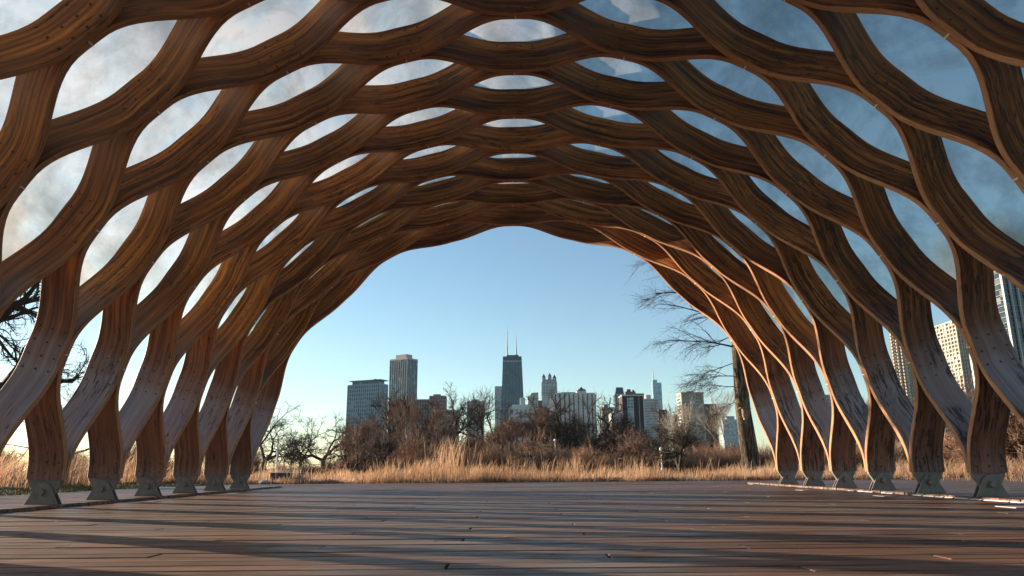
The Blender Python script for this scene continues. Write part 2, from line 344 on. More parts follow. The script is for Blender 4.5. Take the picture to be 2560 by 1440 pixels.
for j in range(JMIN, 6):
    for kind in 'BA':
        me, C, N, B, th, arc = ribmesh(kind, j); rib = par(link('rib', me))
        bolts = MB()
        for lev in range(0, 13):
            if (kind == 'B') != (lev % 2 == 0): continue
            if lev in (0, 12): offs = (.055, .145)
            else: offs = (-.165, -.055, .055, .165)
            for of in offs:
                l = lev+of if lev != 12 else 12-of
                for rad in (.05, .168, .285):
                    i = l*16; i0 = min(int(i), len(C)-2); f = i-i0
                    c = C[i0]*(1-f)+C[i0+1]*f+(N[i0]*(1-f)+N[i0+1]*f)*rad-B[i0]*th[i0]/2
                    bolts.tube(c, c-B[i0]*.007, .0105, .009, 6)
        ob = bolts.build('bolts', M_BOLT, rib); tag(ob, kind='stuff')
        # shoe and tabs belong to the joints behind
# white joint plates on the inner edge
for j2 in range(JMIN*2, 11):
    j = j2/2; levs = range(2, 11, 2) if j2 % 2 == 0 else range(1, 12, 2)
    for lev in levs:
        p, d, nr = frame(np.array([float(lev)])); p, d, nr = p[0], d[0], nr[0]
        mb = MB(); y0, y1 = Y0+j*S-.004, Y0+j*S+TK*.93; q = []
        for yy in (y0, y1):
            for a, b in ((-.0055, .004), (.0055, .004), (.0055, -.004), (-.0055, -.004)):
                x = p+d*a+nr*b; q.append((x[0], yy, x[1]))
        mb.hexa(q[:4], q[4:]); par(mb.build('joint_plate', M_TAB))
# fibreglass shells over the openings between levels 2 and 10
def podmesh(lev, jc):
    n, k = 20, 8; ls = np.linspace(lev-.93, lev+.93, n+1); V = []
    lo_k, lo_j, hi_k, hi_j = (('A', jc-.5, 'B', jc+.5) if lev % 2 == 1 else ('A', jc-.5, 'B', jc+.5))
    p, d, nr = frame(ls); w = wav(ls); 
    if lev % 2 == 0:      # widest where even rows are joints? centre lies between joints j and j+1
        ya = Y0+(jc-.5)*S+TK*.5+(.5*S-TK)*w; yb = Y0+(jc+.5)*S-TK*.5-(.5*S-TK)*w
    else:
        ww = 1-w; ya = Y0+(jc-.5)*S+TK*.5+(.5*S-TK)*ww; yb = Y0+(jc+.5)*S-TK*.5-(.5*S-TK)*ww
    for a in range(n+1):
        for b in range(k+1):
            v = b/k; wid = (yb[a]-ya[a]); bul = .34*wid*(1-(2*v-1)**2)**.6*.6
            r = DEP-.012+bul; V.append((p[a, 0]+nr[a, 0]*r, ya[a]+.004+(wid-.008)*v, p[a, 1]+nr[a, 1]*r))
    V = np.array(V); i = np.arange(n)[:, None]*(k+1); q = np.arange(k)[None, :]
    F = np.stack([i+q, i+q+1, i+k+2+q, i+k+1+q], -1).reshape(-1, 4)
    return npmesh('shell', V, F, M_POD, smooth=True)
for j2 in range(JMIN*2, 10):
    jc = j2/2+.5
    levs = range(2, 11, 2) if (j2 % 2 == 0) else range(3, 10, 2)
    for lev in levs: par(link('fibreglass_shell', podmesh(lev, jc)))
# hinged steel feet
def foot_parts():
    a = [(-.150, 0), (.150, 0), (.090, .110)]+[(.090*math.cos(t), .102+.090*math.sin(t)) for t in np.linspace(.15, math.pi-.15, 12)]+[(-.090, .110)]
    plate = MB()
    for y in (-.036, .024): plate.prism(a, 'y', y, y+.012)
    shoe = MB().prism([(-.095, .100), (.095, .100), (.148, .186), (.155, .222), (-.155, .222), (-.148, .186)], 'y', -.0215, .0215)
    shoe.prism([(-.06, .03), (.06, .03), (.097, .104), (-.097, .104)], 'y', -.018, .018)
    boltm = MB().tube((0, -.034, .107), (0, -.041, .107), .038, .038, 20).tube((0, -.041, .107), (0, -.066, .107), .033, .030, 6)
    return plate.mesh('bracket', M_STEEL), shoe.mesh('shoe_plate', M_STEEL), boltm.mesh('pivot_bolt', M_PIN)
M_PIN = simple('pivot_steel', (.20, .185, .155), .5, .2, .3, 30)
fp = foot_parts(); FXL, FXR = LV[0, 0]-DEP/2, LV[-1, 0]+DEP/2
for j in range(JMIN, 6):
    for x in (FXL, FXR):
        f = link('steel_foot', fp[0], pav, (x, j*S, 0)); link('shoe_plate', fp[1], f); link('pivot_bolt', fp[2], f)
# small unlit floor lights beside the kerbs, and the pale strip along the right kerb
M_PALE = simple('pale_plate', (.38, .39, .40), .4)
def deckpoint(px, py, z):
    d = ray(px, py); s = (z-CH)/d.z; return Vector((0, 0, CH))+d*s
for (px, py, lab) in ((583, 1234.5, 'pale floor light plate beside the left kerb, farther one'), (378, 1254.5, 'pale floor light plate beside the left kerb, nearer one'),
                (1886, 1211, 'pale floor light plate at the far end of the right kerb'), (2010, 1226, 'pale floor light plate by the second steel foot of the right kerb'),
                (2212, 1241, 'pale floor light plate midway along the right kerb'), (2535, 1269, 'pale floor light plate nearest on the right kerb side')):
    c = deckpoint(px, py, ZD); fx = MB().box(-.05, .05, -.10, .10, 0, .005); e = fx.build('floor_light', M_PALE, None, (c.x, c.y, ZD+.002)); e.scale = (1.3, 1.2, 1)
    tag(e, lab, 'floor light', 'floor lights set in the deck by the kerbs')
sv = MB(); x = XIN_R-.012; y = 5.2; rr = random.Random(2)
while y < 9.5:
    L = rr.uniform(.05, .22); w = rr.uniform(.012, .04)
    if rr.random() < .8: sv.add([(x, y, ZD+.004), (x, y+L, ZD+.004), (x-w*.6, y+L, ZD+.003), (x-w, y+L*.5, ZD+.003), (x-w*.7, y, ZD+.003), (x, y, ZD+.012), (x, y+L, ZD+.012)], [(0, 4, 3, 2, 1), (5, 6, 2, 3, 4)])
    y += L+rr.uniform(0, .03)
M_FLECK = simple('flecks', (.8, .82, .85), .8, 0, .1, 20)  # plain white for the broken strip at the kerb foot
tag(sv.build('fleck_strip', M_FLECK), 'thin broken white line of frost along the foot of the right kerb', 'flecks', kind='stuff')
lit = MB(); rr = random.Random(11)
for i in range(70):
    y = rr.uniform(2.2, 13); x = rr.uniform(-.6, .6)*y; x = max(-3.9, min(4, x)); a = rr.uniform(0, 6.28); L = rr.uniform(.012, .035) if i % 5 else rr.uniform(.04, .07); w = L*.35 if i % 5 else .002
    dx, dy = math.cos(a)*L, math.sin(a)*L; ux, uy = -math.sin(a)*w, math.cos(a)*w; z = ZD+.003
    lit.add([(x-dx, y-dy, z), (x+ux, y+uy, z+.004), (x+dx, y+dy, z+.006), (x-ux, y-uy, z+.002)], [(0, 3, 2, 1)])
tag(lit.build('leaf_litter', simple('dry_leaf', (.42, .24, .11), .8)), 'scattered dry leaf bits and twigs lying on the deck boards', 'leaf litter', kind='stuff')
#@@BACKGROUND@@
# ================================================================ TERRAIN NEAR THE DECK
from mathutils import noise as mnoise
def hz(x, y):
    if XL-.05 < x < XR+.05 and y < YEND+.05: return -.32
    dx = max(XL-x, x-XR, 0.0); dy = max(y-YEND, 0.0); d = math.hypot(dx, dy) if y > YEND else dx
    n = mnoise.noise(Vector((x*.55, y*.55, 1.3)))*.5+mnoise.noise(Vector((x*1.9, y*1.9, 4.1)))*.22
    side = 1.0 if x < XL else .55
    rise = min(1, d/1.2)*(.075+.10*n)*side*(1 if y < YEND+1 else .8)
    far = min(1, max(0, (d-14)/25))
    return -.055+rise-.25*far
gx = np.concatenate([np.linspace(-60, -13, 32), np.linspace(-12.6, XL-.05, 30), [XL+.01], np.linspace(-3, 5, 6), [XR-.01], np.linspace(XR+.05, 15, 30), np.linspace(15.5, 60, 32)])
gy = np.concatenate([np.linspace(-4, YEND, 60), np.linspace(YEND+.06, 24, 34), np.linspace(25, 75, 40)])
V = [(x, y, hz(x, y)) for y in gy for x in gx]; nx = len(gx)
i = np.arange(len(gy)-1)[:, None]*nx; k = np.arange(nx-1)[None, :]
F = np.stack([i+k, i+k+1, i+nx+k+1, i+nx+k], -1).reshape(-1, 4)
tag(link('terrain', npmesh('terrain', V, F, M_GROUND, smooth=True)), kind='structure')
# ---------------------------------------------------------------- grass
def blades(name, mat, P, H, lean, wid, leandir=None, curl=.35, seed=1, fat=.0):
    r = np.random.default_rng(seed); n = len(P); a = r.uniform(0, 2*np.pi, n)
    dirx, diry = np.cos(a), np.sin(a)
    if leandir is not None: dirx = dirx*.55+leandir[0]; diry = diry*.55+leandir[1]
    ln = lean*r.uniform(.3, 1.4, n)*H; ts = np.array([0, .4, .75, 1.0]); ws = np.array([1, .85, .6+fat, .15])
    face = r.uniform(-.7, .7, n); sx, sy = np.cos(face), np.sin(face); V = np.zeros((n, 8, 3)); T = np.zeros((n, 8))
    cl = np.array([mnoise.noise(Vector((p[0]*.9, p[1]*.7, 3.3)))+.6*mnoise.noise(Vector((p[0]*3.1, p[1]*2, 5.3))) for p in P]); tone = np.clip(r.normal(.55, .18, n)+.55*cl, 0, 1)
    for q, (tt, w) in enumerate(zip(ts, ws)):
        off = ln*(tt**2*(1+curl*tt)); cx_ = P[:, 0]+dirx*off; cy_ = P[:, 1]+diry*off; cz = P[:, 2]+H*tt*(1-.25*lean*tt)
        for s in (0, 1):
            sg = -1 if s == 0 else 1
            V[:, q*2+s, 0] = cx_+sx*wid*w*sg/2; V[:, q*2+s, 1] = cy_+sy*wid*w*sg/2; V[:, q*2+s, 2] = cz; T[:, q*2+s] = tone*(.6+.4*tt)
    b = (np.arange(n)*8)[:, None, None]; f = np.array([[0, 1, 3, 2], [2, 3, 5, 4], [4, 5, 7, 6]])[None]
    return npmesh(name, V.reshape(-1, 3), (b+f).reshape(-1, 4), mat, attr=T.ravel())
def scatter(n, x0, x1, y0, y1, r, clump=.5, cn=None):
    m = int(n*clump); c = cn or max(6, n//90); cxs = r.uniform(x0, x1, c); cys = y0+(y1-y0)*r.uniform(0, 1, c)**1.4
    ci = r.integers(0, c, m); X = np.concatenate([cxs[ci]+r.normal(0, .16, m), r.uniform(x0, x1, n-m)]); Y = np.concatenate([cys[ci]+r.normal(0, .16, m), y0+(y1-y0)*r.uniform(0, 1, n-m)**1.4])
    Y = np.maximum(Y, y0); return np.stack([X, Y, [hz(float(a), float(b)) for a, b in zip(X, Y)]], -1)
def clumpheight(P, base, amp, s=.45, z=0.):
    return np.array([base+amp*mnoise.noise(Vector((p[0]*s, p[1]*s*.6, 7.7+z))) for p in P])
r_ = np.random.default_rng(21)
P = scatter(46000, -12, 14.5, YEND+.25, 23, r_, .72, 300); H = np.maximum(.05, clumpheight(P, .21, .20)+clumpheight(P, 0, .26, 1.7, 3.))*r_.uniform(.35, 1.3, len(P)); H *= np.clip((P[:, 1]-YEND)/.5, .35, 1)
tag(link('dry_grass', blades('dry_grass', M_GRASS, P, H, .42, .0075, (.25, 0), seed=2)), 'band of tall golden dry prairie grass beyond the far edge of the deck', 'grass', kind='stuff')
P = scatter(700, -11, 14, YEND+.4, 21, r_, .85, 26); H = r_.uniform(.25, .58, len(P))
P2 = scatter(9000, -12, 14.5, YEND+.04, YEND+.75, r_, .7, 60); tag(link('dead_tufts', blades('dead_tufts', M_SHRUB, P2, r_.uniform(.03, .15, len(P2)), .8, .009, seed=4)), 'dark matted dead tufts along the far deck edge', 'dead grass', kind='stuff')
# a few tall stands where the photograph shows them
for px, n_ in ((1118, 240), (1070, 90), (1440, 130), (1300, 90), (1585, 60), (980, 60)):
    c = at(px, 1160, 17.6); q = np.stack([r_.normal(c.x, .28, n_), r_.normal(17.9, .5, n_), np.full(n_, .0)], -1); P = np.concatenate([P, q]); H = np.concatenate([H, r_.uniform(.3, .62 if px != 1118 else 1.15, n_)])
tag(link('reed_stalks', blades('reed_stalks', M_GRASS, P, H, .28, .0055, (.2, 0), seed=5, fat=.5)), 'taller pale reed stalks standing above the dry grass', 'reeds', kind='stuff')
P = scatter(16000, -40, 40, 23.5, 58, r_, .4); H = np.maximum(.08, clumpheight(P, .20, .16, .2))*r_.uniform(.5, 1.2, len(P))
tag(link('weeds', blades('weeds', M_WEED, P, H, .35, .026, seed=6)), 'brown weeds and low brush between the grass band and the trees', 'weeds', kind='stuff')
# left bank
P = scatter(9000, -13.5, XL-1.3, 6.5, 19, r_, .6); H = clumpheight(P, .62, .3)*r_.uniform(.6, 1.2, len(P))
tag(link('left_bank_reeds', blades('left_bank_reeds', M_GRASS, P, H, .45, .009, (.7, .1), seed=8)), 'dry reeds leaning right on the bank left of the pavilion', 'reeds', kind='stuff')
P = scatter(22000, -9.5, XL-.08, 5, 17, r_, .3); H = r_.uniform(.012, .05, len(P))
tag(link('moss', blades('moss', M_MOSS, P, H, .8, .012, seed=9)), 'green and yellow mossy ground cover along the left deck edge', 'moss', kind='stuff')
P = scatter(13000, XR+.15, 19, 7, 20, r_, .5); H = clumpheight(P, .42, .25)*r_.uniform(.5, 1.2, len(P)); H *= np.clip((P[:, 0]-XR)/.8, .3, 1)
tag(link('right_bank_grass', blades('right_bank_grass', M_GRASS, P, H, .6, .010, (.3, 0), seed=10)), 'dry grass along the right deck edge behind the steel feet', 'grass', kind='stuff')

# ================================================================ TREES
def tubes_np(segs, sides):
    A = np.array([s[0] for s in segs]); B = np.array([s[1] for s in segs]); ra = np.array([s[2] for s in segs]); rb = np.array([s[3] for s in segs])
    d = B-A; L = np.linalg.norm(d, axis=1, keepdims=True)+1e-9; d = d/L
    h = np.where(np.abs(d[:, 2:3]) < .9, np.array([[0, 0, 1.]]), np.array([[1., 0, 0]])); u = np.cross(d, h); u /= np.linalg.norm(u, axis=1, keepdims=True); v = np.cross(d, u)
    th = 2*np.pi*np.arange(sides)/sides; c, s = np.cos(th), np.sin(th); ring = u[:, None]*c[None, :, None]+v[:, None]*s[None, :, None]
    V = np.concatenate([A[:, None]+ring*ra[:, None, None], B[:, None]+ring*rb[:, None, None]], 1).reshape(-1, 3)
    k = np.arange(sides); f = np.stack([k, (k+1) % sides, (k+1) % sides+sides, k+sides], -1)
    return V, (np.arange(len(segs))[:, None, None]*2*sides+f[None]).reshape(-1, 4)
def limb(rr, p, d, L, r, depth, maxd, out, P):
    n = 5 if depth < 2 else (4 if depth == 2 else 3); pts = [(p.copy(), r)]; q = p.copy(); dd = d.normalized()
    for i in range(n):
        j = P['wig']*(1.0 if depth else .45)
        dd = (dd+Vector((rr.gauss(0, j), rr.gauss(0, j), rr.gauss(0, j)+P['up']*(0 if depth == 0 else 1)-(P['droop'] if depth >= 2 else 0)))).normalized()
        q = q+dd*(L/n); rad = r*(1-(i+1)/n*(.72 if depth else .45)); out[min(depth, 9)].append((pts[-1][0], q.copy(), pts[-1][1], max(rad, P['rmin']))); pts.append((q.copy(), max(rad, P['rmin'])))
    if depth >= maxd: return
    nc = P['nc'][depth]
    for c in range(nc):
        f = P['first'] if depth == 0 else .18; t_ = f+(1-f)*(c+rr.uniform(.2, 1))/nc; t_ = min(t_, .999); k = t_*n; i = int(k)
        a = pts[i][0].lerp(pts[i+1][0], k-i); ra = pts[i][1]*(1-(k-i))+pts[i+1][1]*(k-i); base = (pts[i+1][0]-pts[i][0]).normalized()
        ax = base.orthogonal().normalized(); ax = Matrix.Rotation(rr.uniform(0, 2*math.pi), 3, base) @ ax
        nd = Matrix.Rotation(R(rr.uniform(*P['ang'])), 3, ax) @ base
        limb(rr, a, nd, L*(P['len0'] if depth == 0 else P['len'])*rr.uniform(.7, 1.2)*(1.1-.35*t_), max(ra*rr.uniform(.5, .75), P['rmin']), depth+1, maxd, out, P)
def twigs(segs, n, ln, rad, seed, up=.1):
    r = np.random.default_rng(seed); ii = r.integers(0, len(segs), n); A = np.array([segs[i][0] for i in ii]); B = np.array([segs[i][1] for i in ii]); t = r.uniform(0, 1, (n, 1)); p = A+(B-A)*t
    d = (B-A); d /= np.linalg.norm(d, axis=1, keepdims=True)+1e-9; d = d+r.normal(0, .75, (n, 3)); d[:, 2] += up; d /= np.linalg.norm(d, axis=1, keepdims=True); L = ln*r.uniform(.4, 1.3, (n, 1))
    m = p+d*L*.55; d2 = d+r.normal(0, .35, (n, 3)); d2 /= np.linalg.norm(d2, axis=1, keepdims=True); e = m+d2*L*.5
    return [(a, b, rad, rad*.7) for a, b in zip(p, m)]+[(a, b, rad*.7, rad*.4) for a, b in zip(m, e)]
DEF = dict(wig=.16, up=.05, droop=0, rmin=.012, nc=(7, 6, 5, 4, 3), first=.3, ang=(28, 62), len0=.62, len=.62)
def fork(rr, p, d, L, r, depth, maxd, out, P):
    n = 3; q = p; dd = d; r0 = r; r1 = r*P['tap']
    for i in range(n):
        w = P['wig']*(.5 if depth == 0 else 1); dd = (dd+Vector((rr.gauss(0, w), rr.gauss(0, w), rr.gauss(P['up'] if depth else 0, w*.7)))).normalized(); e = q+dd*(L/n)
        a, b_ = r0+(r1-r0)*i/n, r0+(r1-r0)*(i+1)/n; out[min(depth, 9)].append((q, e, a, b_))
        if depth > 1 and depth < maxd and rr.random() < P['side']:
            ax = Matrix.Rotation(rr.uniform(0, 6.283), 3, dd) @ dd.orthogonal().normalized(); fork(rr, e, (Matrix.Rotation(R(rr.uniform(35, 75)), 3, ax) @ dd), L*.6, b_*.45, min(maxd, depth+2), maxd, out, P)
        q = e
    if depth >= maxd: return
    k = 3 if (rr.random() < P['tri'] or depth == 0 and P['tri'] > 0) else 2; a0 = rr.uniform(0, 6.283)
    for c in range(k):
        ax = Matrix.Rotation(a0+c*6.283/k+rr.uniform(-.5, .5), 3, dd) @ dd.orthogonal().normalized(); lo, hi = P['ang']
        an = R(rr.uniform(lo, hi))*(1.25 if depth == 0 else 1); fork(rr, q, Matrix.Rotation(an, 3, ax) @ dd, L*P['len']*rr.uniform(.75, 1.2)*(P['l1'] if depth == 0 else 1), max(r1*(.80 if k == 2 else .70), .017), depth+1, maxd, out, P)
FD = dict(wig=.13, up=.04, tap=.82, side=.35, tri=.35, ang=(18, 42), len=.80, l1=1.0, trunk=.27)
def tree_mesh(seed, H, r0, P, maxd=6, ntw=3000, twl=.8, twr=.012, lean=(0, 0), matc=None):
    rr = random.Random(seed); out = {k: [] for k in range(10)}; PP = dict(FD); PP.update(P)
    fork(rr, Vector((0, 0, -.3)), Vector((lean[0], lean[1], 1)).normalized(), H*PP['trunk'], r0, 0, maxd, out, PP)
    big = sum((out[k] for k in range(0, 3)), []); small = sum((out[k] for k in range(3, 10)), [])
    V1, F1 = tubes_np(big, 7); tw = twigs(out[maxd]+out[maxd-1], ntw, twl, twr, seed, .1)
    V2, F2 = tubes_np(small, 4); V3, F3 = tubes_np(tw, 3); sc = H/max(np.percentile(V3[:, 2], 99.5), .1); V1 *= sc; V2 *= sc; V3 *= sc
    return (npmesh('trunk', V1, F1, M_BARK if matc is None else matc[0], smooth=True), npmesh('crown', np.concatenate([V2, V3]), np.concatenate([F2, F3+len(V2)]), M_BARKB if matc is None else matc[1]))
def place_tree(ms, px, D, lab, cat='tree', name='bare_tree', rz=0, sc=1, group=None, dz=0):
    c = at(px, 1160, D); e = empty(name, (c.x, D, -.3+dz), rz); e.scale = (sc, sc, sc); link('trunk', ms[0], e); link('crown', ms[1], e)
    tag(e, lab, cat, group); return e
def hgt(py, D): return at(1280, py, D).z+.3
DK = (M_BARKD, M_BARKD); BR = (M_BARKD, M_BARKB); PL = (M_BARKW, M_BARKW)
OAK = dict(wig=.17, up=.0, ang=(26, 52), trunk=.26, len=.82, l1=1.1, tri=.22, side=.3)
Y_ = dict(wig=.11, up=.06, ang=(15, 36), tri=0, trunk=.34, len=.80, l1=.9, side=.28)
BUSHY = dict(wig=.14, up=.03, ang=(20, 44), tri=.32, trunk=.22, len=.82, l1=1.05)
UP = dict(wig=.07, up=.07, ang=(10, 26), tri=.3, side=.5, trunk=.28, len=.82)
T_ = place_tree
T_(tree_mesh(11, hgt(1008, 75), .30, OAK, ntw=2000, lean=(.3, 0), matc=DK), 655, 75, 'dark spreading oak nearest the left end of the far opening, leaning right', rz=.2)
T_(tree_mesh(12, hgt(1030, 82), .30, OAK, ntw=2000, matc=DK), 812, 82, 'dark bare tree with wide low crown just left of the blue slab building')
T_(tree_mesh(13, hgt(1030, 95), .24, BUSHY, ntw=1600, matc=DK), 752, 95, 'dark bare tree between the two spreading trees at the left')
T_(tree_mesh(14, hgt(965, 80), .34, dict(Y_, tri=.3, trunk=.26), ntw=1900, matc=DK), 985, 80, 'tall dark bare tree in front of the slim tower with pale mullions')
T_(tree_mesh(15, hgt(958, 85), .42, Y_, ntw=1500, matc=DK), 1122, 85, 'tall dark tree whose trunk forks in a wide Y, left of the black tower', rz=1.0)
T_(tree_mesh(16, hgt(978, 90), .36, dict(BUSHY, up=.06), ntw=1800, matc=DK), 1218, 90, 'dark twiggy tree right of the Y-forked tree, beside the black tower')
T_(tree_mesh(17, hgt(1020, 70), .22, BUSHY, ntw=3800, twl=.6, matc=BR), 1325, 70, 'rounded reddish brown tree below the slanted roof building')
T_(tree_mesh(18, hgt(980, 72), .42, dict(OAK, tri=.35, up=.02, trunk=.22), ntw=2600, matc=DK), 1452, 72, 'broad dense oak in front of the white striped apartment block')
T_(tree_mesh(19, hgt(1040, 85), .2, BUSHY, ntw=3000, matc=BR), 1385, 85, 'small bushy tree tucked left of the broad dense oak')
T_(tree_mesh(20, hgt(1022, 60), .2, OAK, ntw=3000, matc=DK), 1672, 60, 'dark bare tree in front of the cream tower, wide low crown')
T_(tree_mesh(21, hgt(975, 55), .09, UP, 5, 1700, .5, .005, matc=PL), 1815, 55, 'slender pale tree with upswept branches left of the large bark trunk')
T_(tree_mesh(22, hgt(1005, 50), .07, UP, 5, 1100, .4, .005, lean=(-.2, 0), matc=PL), 1722, 50, 'thin pale sapling in front of the cream tower')
T_(tree_mesh(23, hgt(1050, 60), .11, BUSHY, 5, 2600, .6, .006, matc=BR), 885, 60, 'small brown tree at the foot of the blue slab building')
T_(tree_mesh(24, hgt(985, 62), .13, dict(UP, ang=(14, 34)), 6, 3600, .5, .006, matc=(M_BARKW, M_BARKB)), 1012, 62, 'reddish brown upright tree with pale trunk right of the slim tower')
T_(tree_mesh(25, hgt(925, 70), .2, OAK, 6, 3000, matc=DK), 178, 70, 'small dark tree seen between the first two left legs')
T_(tree_mesh(26, hgt(1010, 60), .2, BUSHY, 6, 3600, matc=BR), 2130, 60, 'brown tree seen between the right legs')
T_(tree_mesh(27, hgt(960, 45), .16, BUSHY, 6, 3600, .5, matc=BR), 2400, 45, 'brown twiggy tree seen before the cream lit tower')
T_(tree_mesh(28, hgt(990, 26), .07, dict(BUSHY, trunk=.1, tri=.8, ang=(20, 50)), 6, 3600, .35, .004, matc=BR), 2552, 26, 'dense bare bush at the right edge of the photo behind the nearest foot')
T_(tree_mesh(29, hgt(1060, 66), .13, BUSHY, 6, 3600, .6, matc=BR), 1255, 66, 'low brown tree directly below the black tower')
T_(tree_mesh(30, hgt(1040, 75), .16, BUSHY, 6, 3600, .6, matc=BR), 1068, 75, 'red brown twiggy tree between the tall brown tree and the Y-forked tree')
T_(tree_mesh(32, hgt(1005, 78), .28, OAK, ntw=1800, matc=DK), 1082, 78, 'dark tree with open crown just left of the Y-forked tree')
T_(tree_mesh(33, hgt(1035, 68), .18, OAK, ntw=2600, matc=DK), 1390, 68, 'dark low tree whose crown touches the left side of the broad oak')
T_(tree_mesh(34, hgt(1045, 64), .15, BUSHY, ntw=2600, matc=BR), 935, 64, 'brown round tree in front of the blue slab building')
T_(tree_mesh(35, hgt(1045, 80), .18, OAK, ntw=2200, matc=DK), 1515, 80, 'dark tree right of the broad oak, below the balcony block')
T_(tree_mesh(31, hgt(1050, 70), .15, OAK, 6, 3000, .6, matc=BR), 1560, 70, 'low wide brown tree in front of the dark brown slab building')
small = [tree_mesh(40+q, 2.6, .10, dict((OAK, BUSHY, Y_)[q], trunk=.2), 5, 700, .5, .007, matc=(BR, BR, DK)[q]) for q in range(3)]
rq = random.Random(77)
wh = ['directly left of the blue slab building, over the grass', 'under the left half of the blue slab building', 'under the slim tower', 'under the gap right of the slim tower', 'under the reddish brown block', 'just left of the Y-forked tree trunk', 'under the pinkish grey tower', 'under the narrow striped tower', 'under the right edge of the black tower', 'under the turret tower', 'under the left end of the white striped block', 'under the right end of the white striped block', 'under the pale grey slab', 'under the right edge of the dark brown slab', 'left of the cream tower base', 'under the brown glass block by the big trunk']
for q in (0, 2, 3, 5, 7, 8, 9, 11, 12, 13, 14):
    T_(small[q % 3], (878, 925, 962, 1032, 1090, 1128, 1180, 1232, 1278, 1352, 1405, 1490, 1545, 1600, 1700, 1765)[q]+rq.uniform(-8, 8), rq.uniform(38, 52), 'small bare tree in the thicket, '+wh[q], rz=rq.uniform(0, 6), sc=rq.uniform(.75, 1.15), group='small bare trees in the brown thicket')
# large trunk on the right with long drooping branches reaching left, and a bird house
D = 24; c = at(1878, 1165, D); top = at(1838, 820, D)
e = tag(empty('bark_tree', (c.x, D, -.15)), 'large rough barked tree at right with long thin branches reaching left into the sky', 'tree')
segs = []; pts = [Vector((0, 0, -.2)), Vector((-.02, 0, .6)), Vector((-.14, 0, 2.2)), Vector((top.x-c.x+.02, 0, top.z)), Vector((top.x-c.x-.05, .3, top.z+2.5)), Vector((top.x-c.x+.1, .6, top.z+6))]
rad = [.38, .28, .24, .195, .15, .05]
ringV = []; ns = 14
for q, rd in zip(pts, rad): ringV += [(q.x+rd*math.cos(2*math.pi*k/ns)*(1+.12*math.sin(5*k)), q.y+rd*math.sin(2*math.pi*k/ns)*(1+.1*math.cos(3*k)), q.z) for k in range(ns)]
F = np.array([(a*ns+k, a*ns+(k+1) % ns, (a+1)*ns+(k+1) % ns, (a+1)*ns+k) for a in range(len(pts)-1) for k in range(ns)])
link('trunk', npmesh('trunk', ringV, F, M_BARK, smooth=True), e)
rr = random.Random(5); out = {k: [] for k in range(10)}; PP = dict(DEF); PP.update(dict(wig=.085, up=-.015, droop=.05, rmin=.003, nc=(9, 9, 5, 3), first=.15, ang=(12, 36), len0=.5, len=.50))
zt = top.z
for (px, py, L, dx, dz, r) in ((1838, 868, 2.7, -1, .10, .055), (1836, 800, 3.0, -1, .30, .06), (1832, 760, 3.3, -1, .42, .06), (1834, 720, 3.6, -1, .5, .06), (1836, 690, 3.6, -.9, .6, .06), (1842, 940, 2.0, -1, -.12, .03), (1846, 965, 1.7, -1, -.03, .026),
                           (1850, 1000, 1.3, -1, -.25, .018), (1840, 905, 1.7, -.9, -.35, .026), (1838, 840, 2.0, -.8, -.2, .03), (1838, 780, 2.2, .8, .5, .05), (1838, 700, 3, .6, .8, .05), (1838, 600, 3, -.7, .9, .05), (1838, 640, 3, .9, .3, .05)):
    p = at(px, py, D)-Vector((c.x, D, -.15)); p.y = 0; limb(rr, p, Vector((dx, rr.uniform(-.25, .25), dz)), L*.80, r*.62, 1, 3, out, PP)
sg = sum((out[k] for k in out), []); V, F = tubes_np(sg, 5); tw = twigs(out[3]+out[2], 2600, .36, .0028, 3, .0); V2, F2 = tubes_np(tw, 3)
link('branches', npmesh('branches', np.concatenate([V, V2]), np.concatenate([F, F2+len(V)]), M_BARKD), e)
bh = at(1855, 1035, D); e = tag(empty('bird_house', (bh.x-.02, D-.36, bh.z)), 'weathered wooden bird house hung on the large rough barked tree', 'bird house'); e.scale = (.62, .8, .85)
bw = simple('grey_board', (.22, .17, .12), .9)
MB().prism([(-.10, -.16), (.10, -.16), (.12, .13), (-.12, .16)], 'y', -.09, .12).build('box', bw, e)
MB().prism([(-.26, .18), (.28, .155), (.28, .18), (-.26, .205)], 'y', -.16, .14).build('roof', bw, e); MB().tube((0, -.091, .03), (0, -.096, .03), .03, .03, 12).build('entrance_hole', M_DARK, e)
MB().box(-.03, .03, -.13, -.09, -.05, -.04).build('perch', bw, e); MB().box(-.06, .10, -.06, .1, -.24, -.165).build('bracket', bw, e)
# near dark tree on the left outside the frame, thick limbs crossing the gaps
D = 15.5; c = at(-190, 1160, D)
e = tag(empty('dark_limb_tree', (c.x, D, -.15)), 'large dark tree at the left edge with thick twisting limbs', 'tree')
rr = random.Random(15); out = {k: [] for k in range(10)}; PP = dict(DEF); PP.update(dict(wig=.24, up=.05, droop=.0, rmin=.006, nc=(9, 7, 5, 4), first=.1, ang=(25, 65), len0=.55, len=.55))
def LP(px, py): p = at(px, py, D); return Vector((p.x-c.x, 0, p.z+.15))
limb(rr, Vector((0, 0, -.2)), Vector((.05, 0, 1)), 3.2, .38, 0, 0, out, PP)
for (a, b, L, r) in (((-120, 985), (70, 860), 3.0, .14), ((-140, 850), (90, 815), 2.6, .13), ((-130, 860), (110, 745), 3.2, .12), ((-140, 780), (60, 690), 3.2, .12), ((-60, 800), (250, 780), 3.6, .05), ((-140, 700), (100, 560), 3.2, .12), ((-160, 760), (-300, 600), 3, .13)):
    p = LP(*a); q = LP(*b); d_ = (q-p); limb(rr, p, d_+Vector((0, rr.uniform(-.2, .2), 0)), d_.length*1.25, r, 1, 4, out, PP)
V, F = tubes_np(out[0]+out[1], 9); link('trunk', npmesh('trunk', V, F, M_BARKD, smooth=True), e)
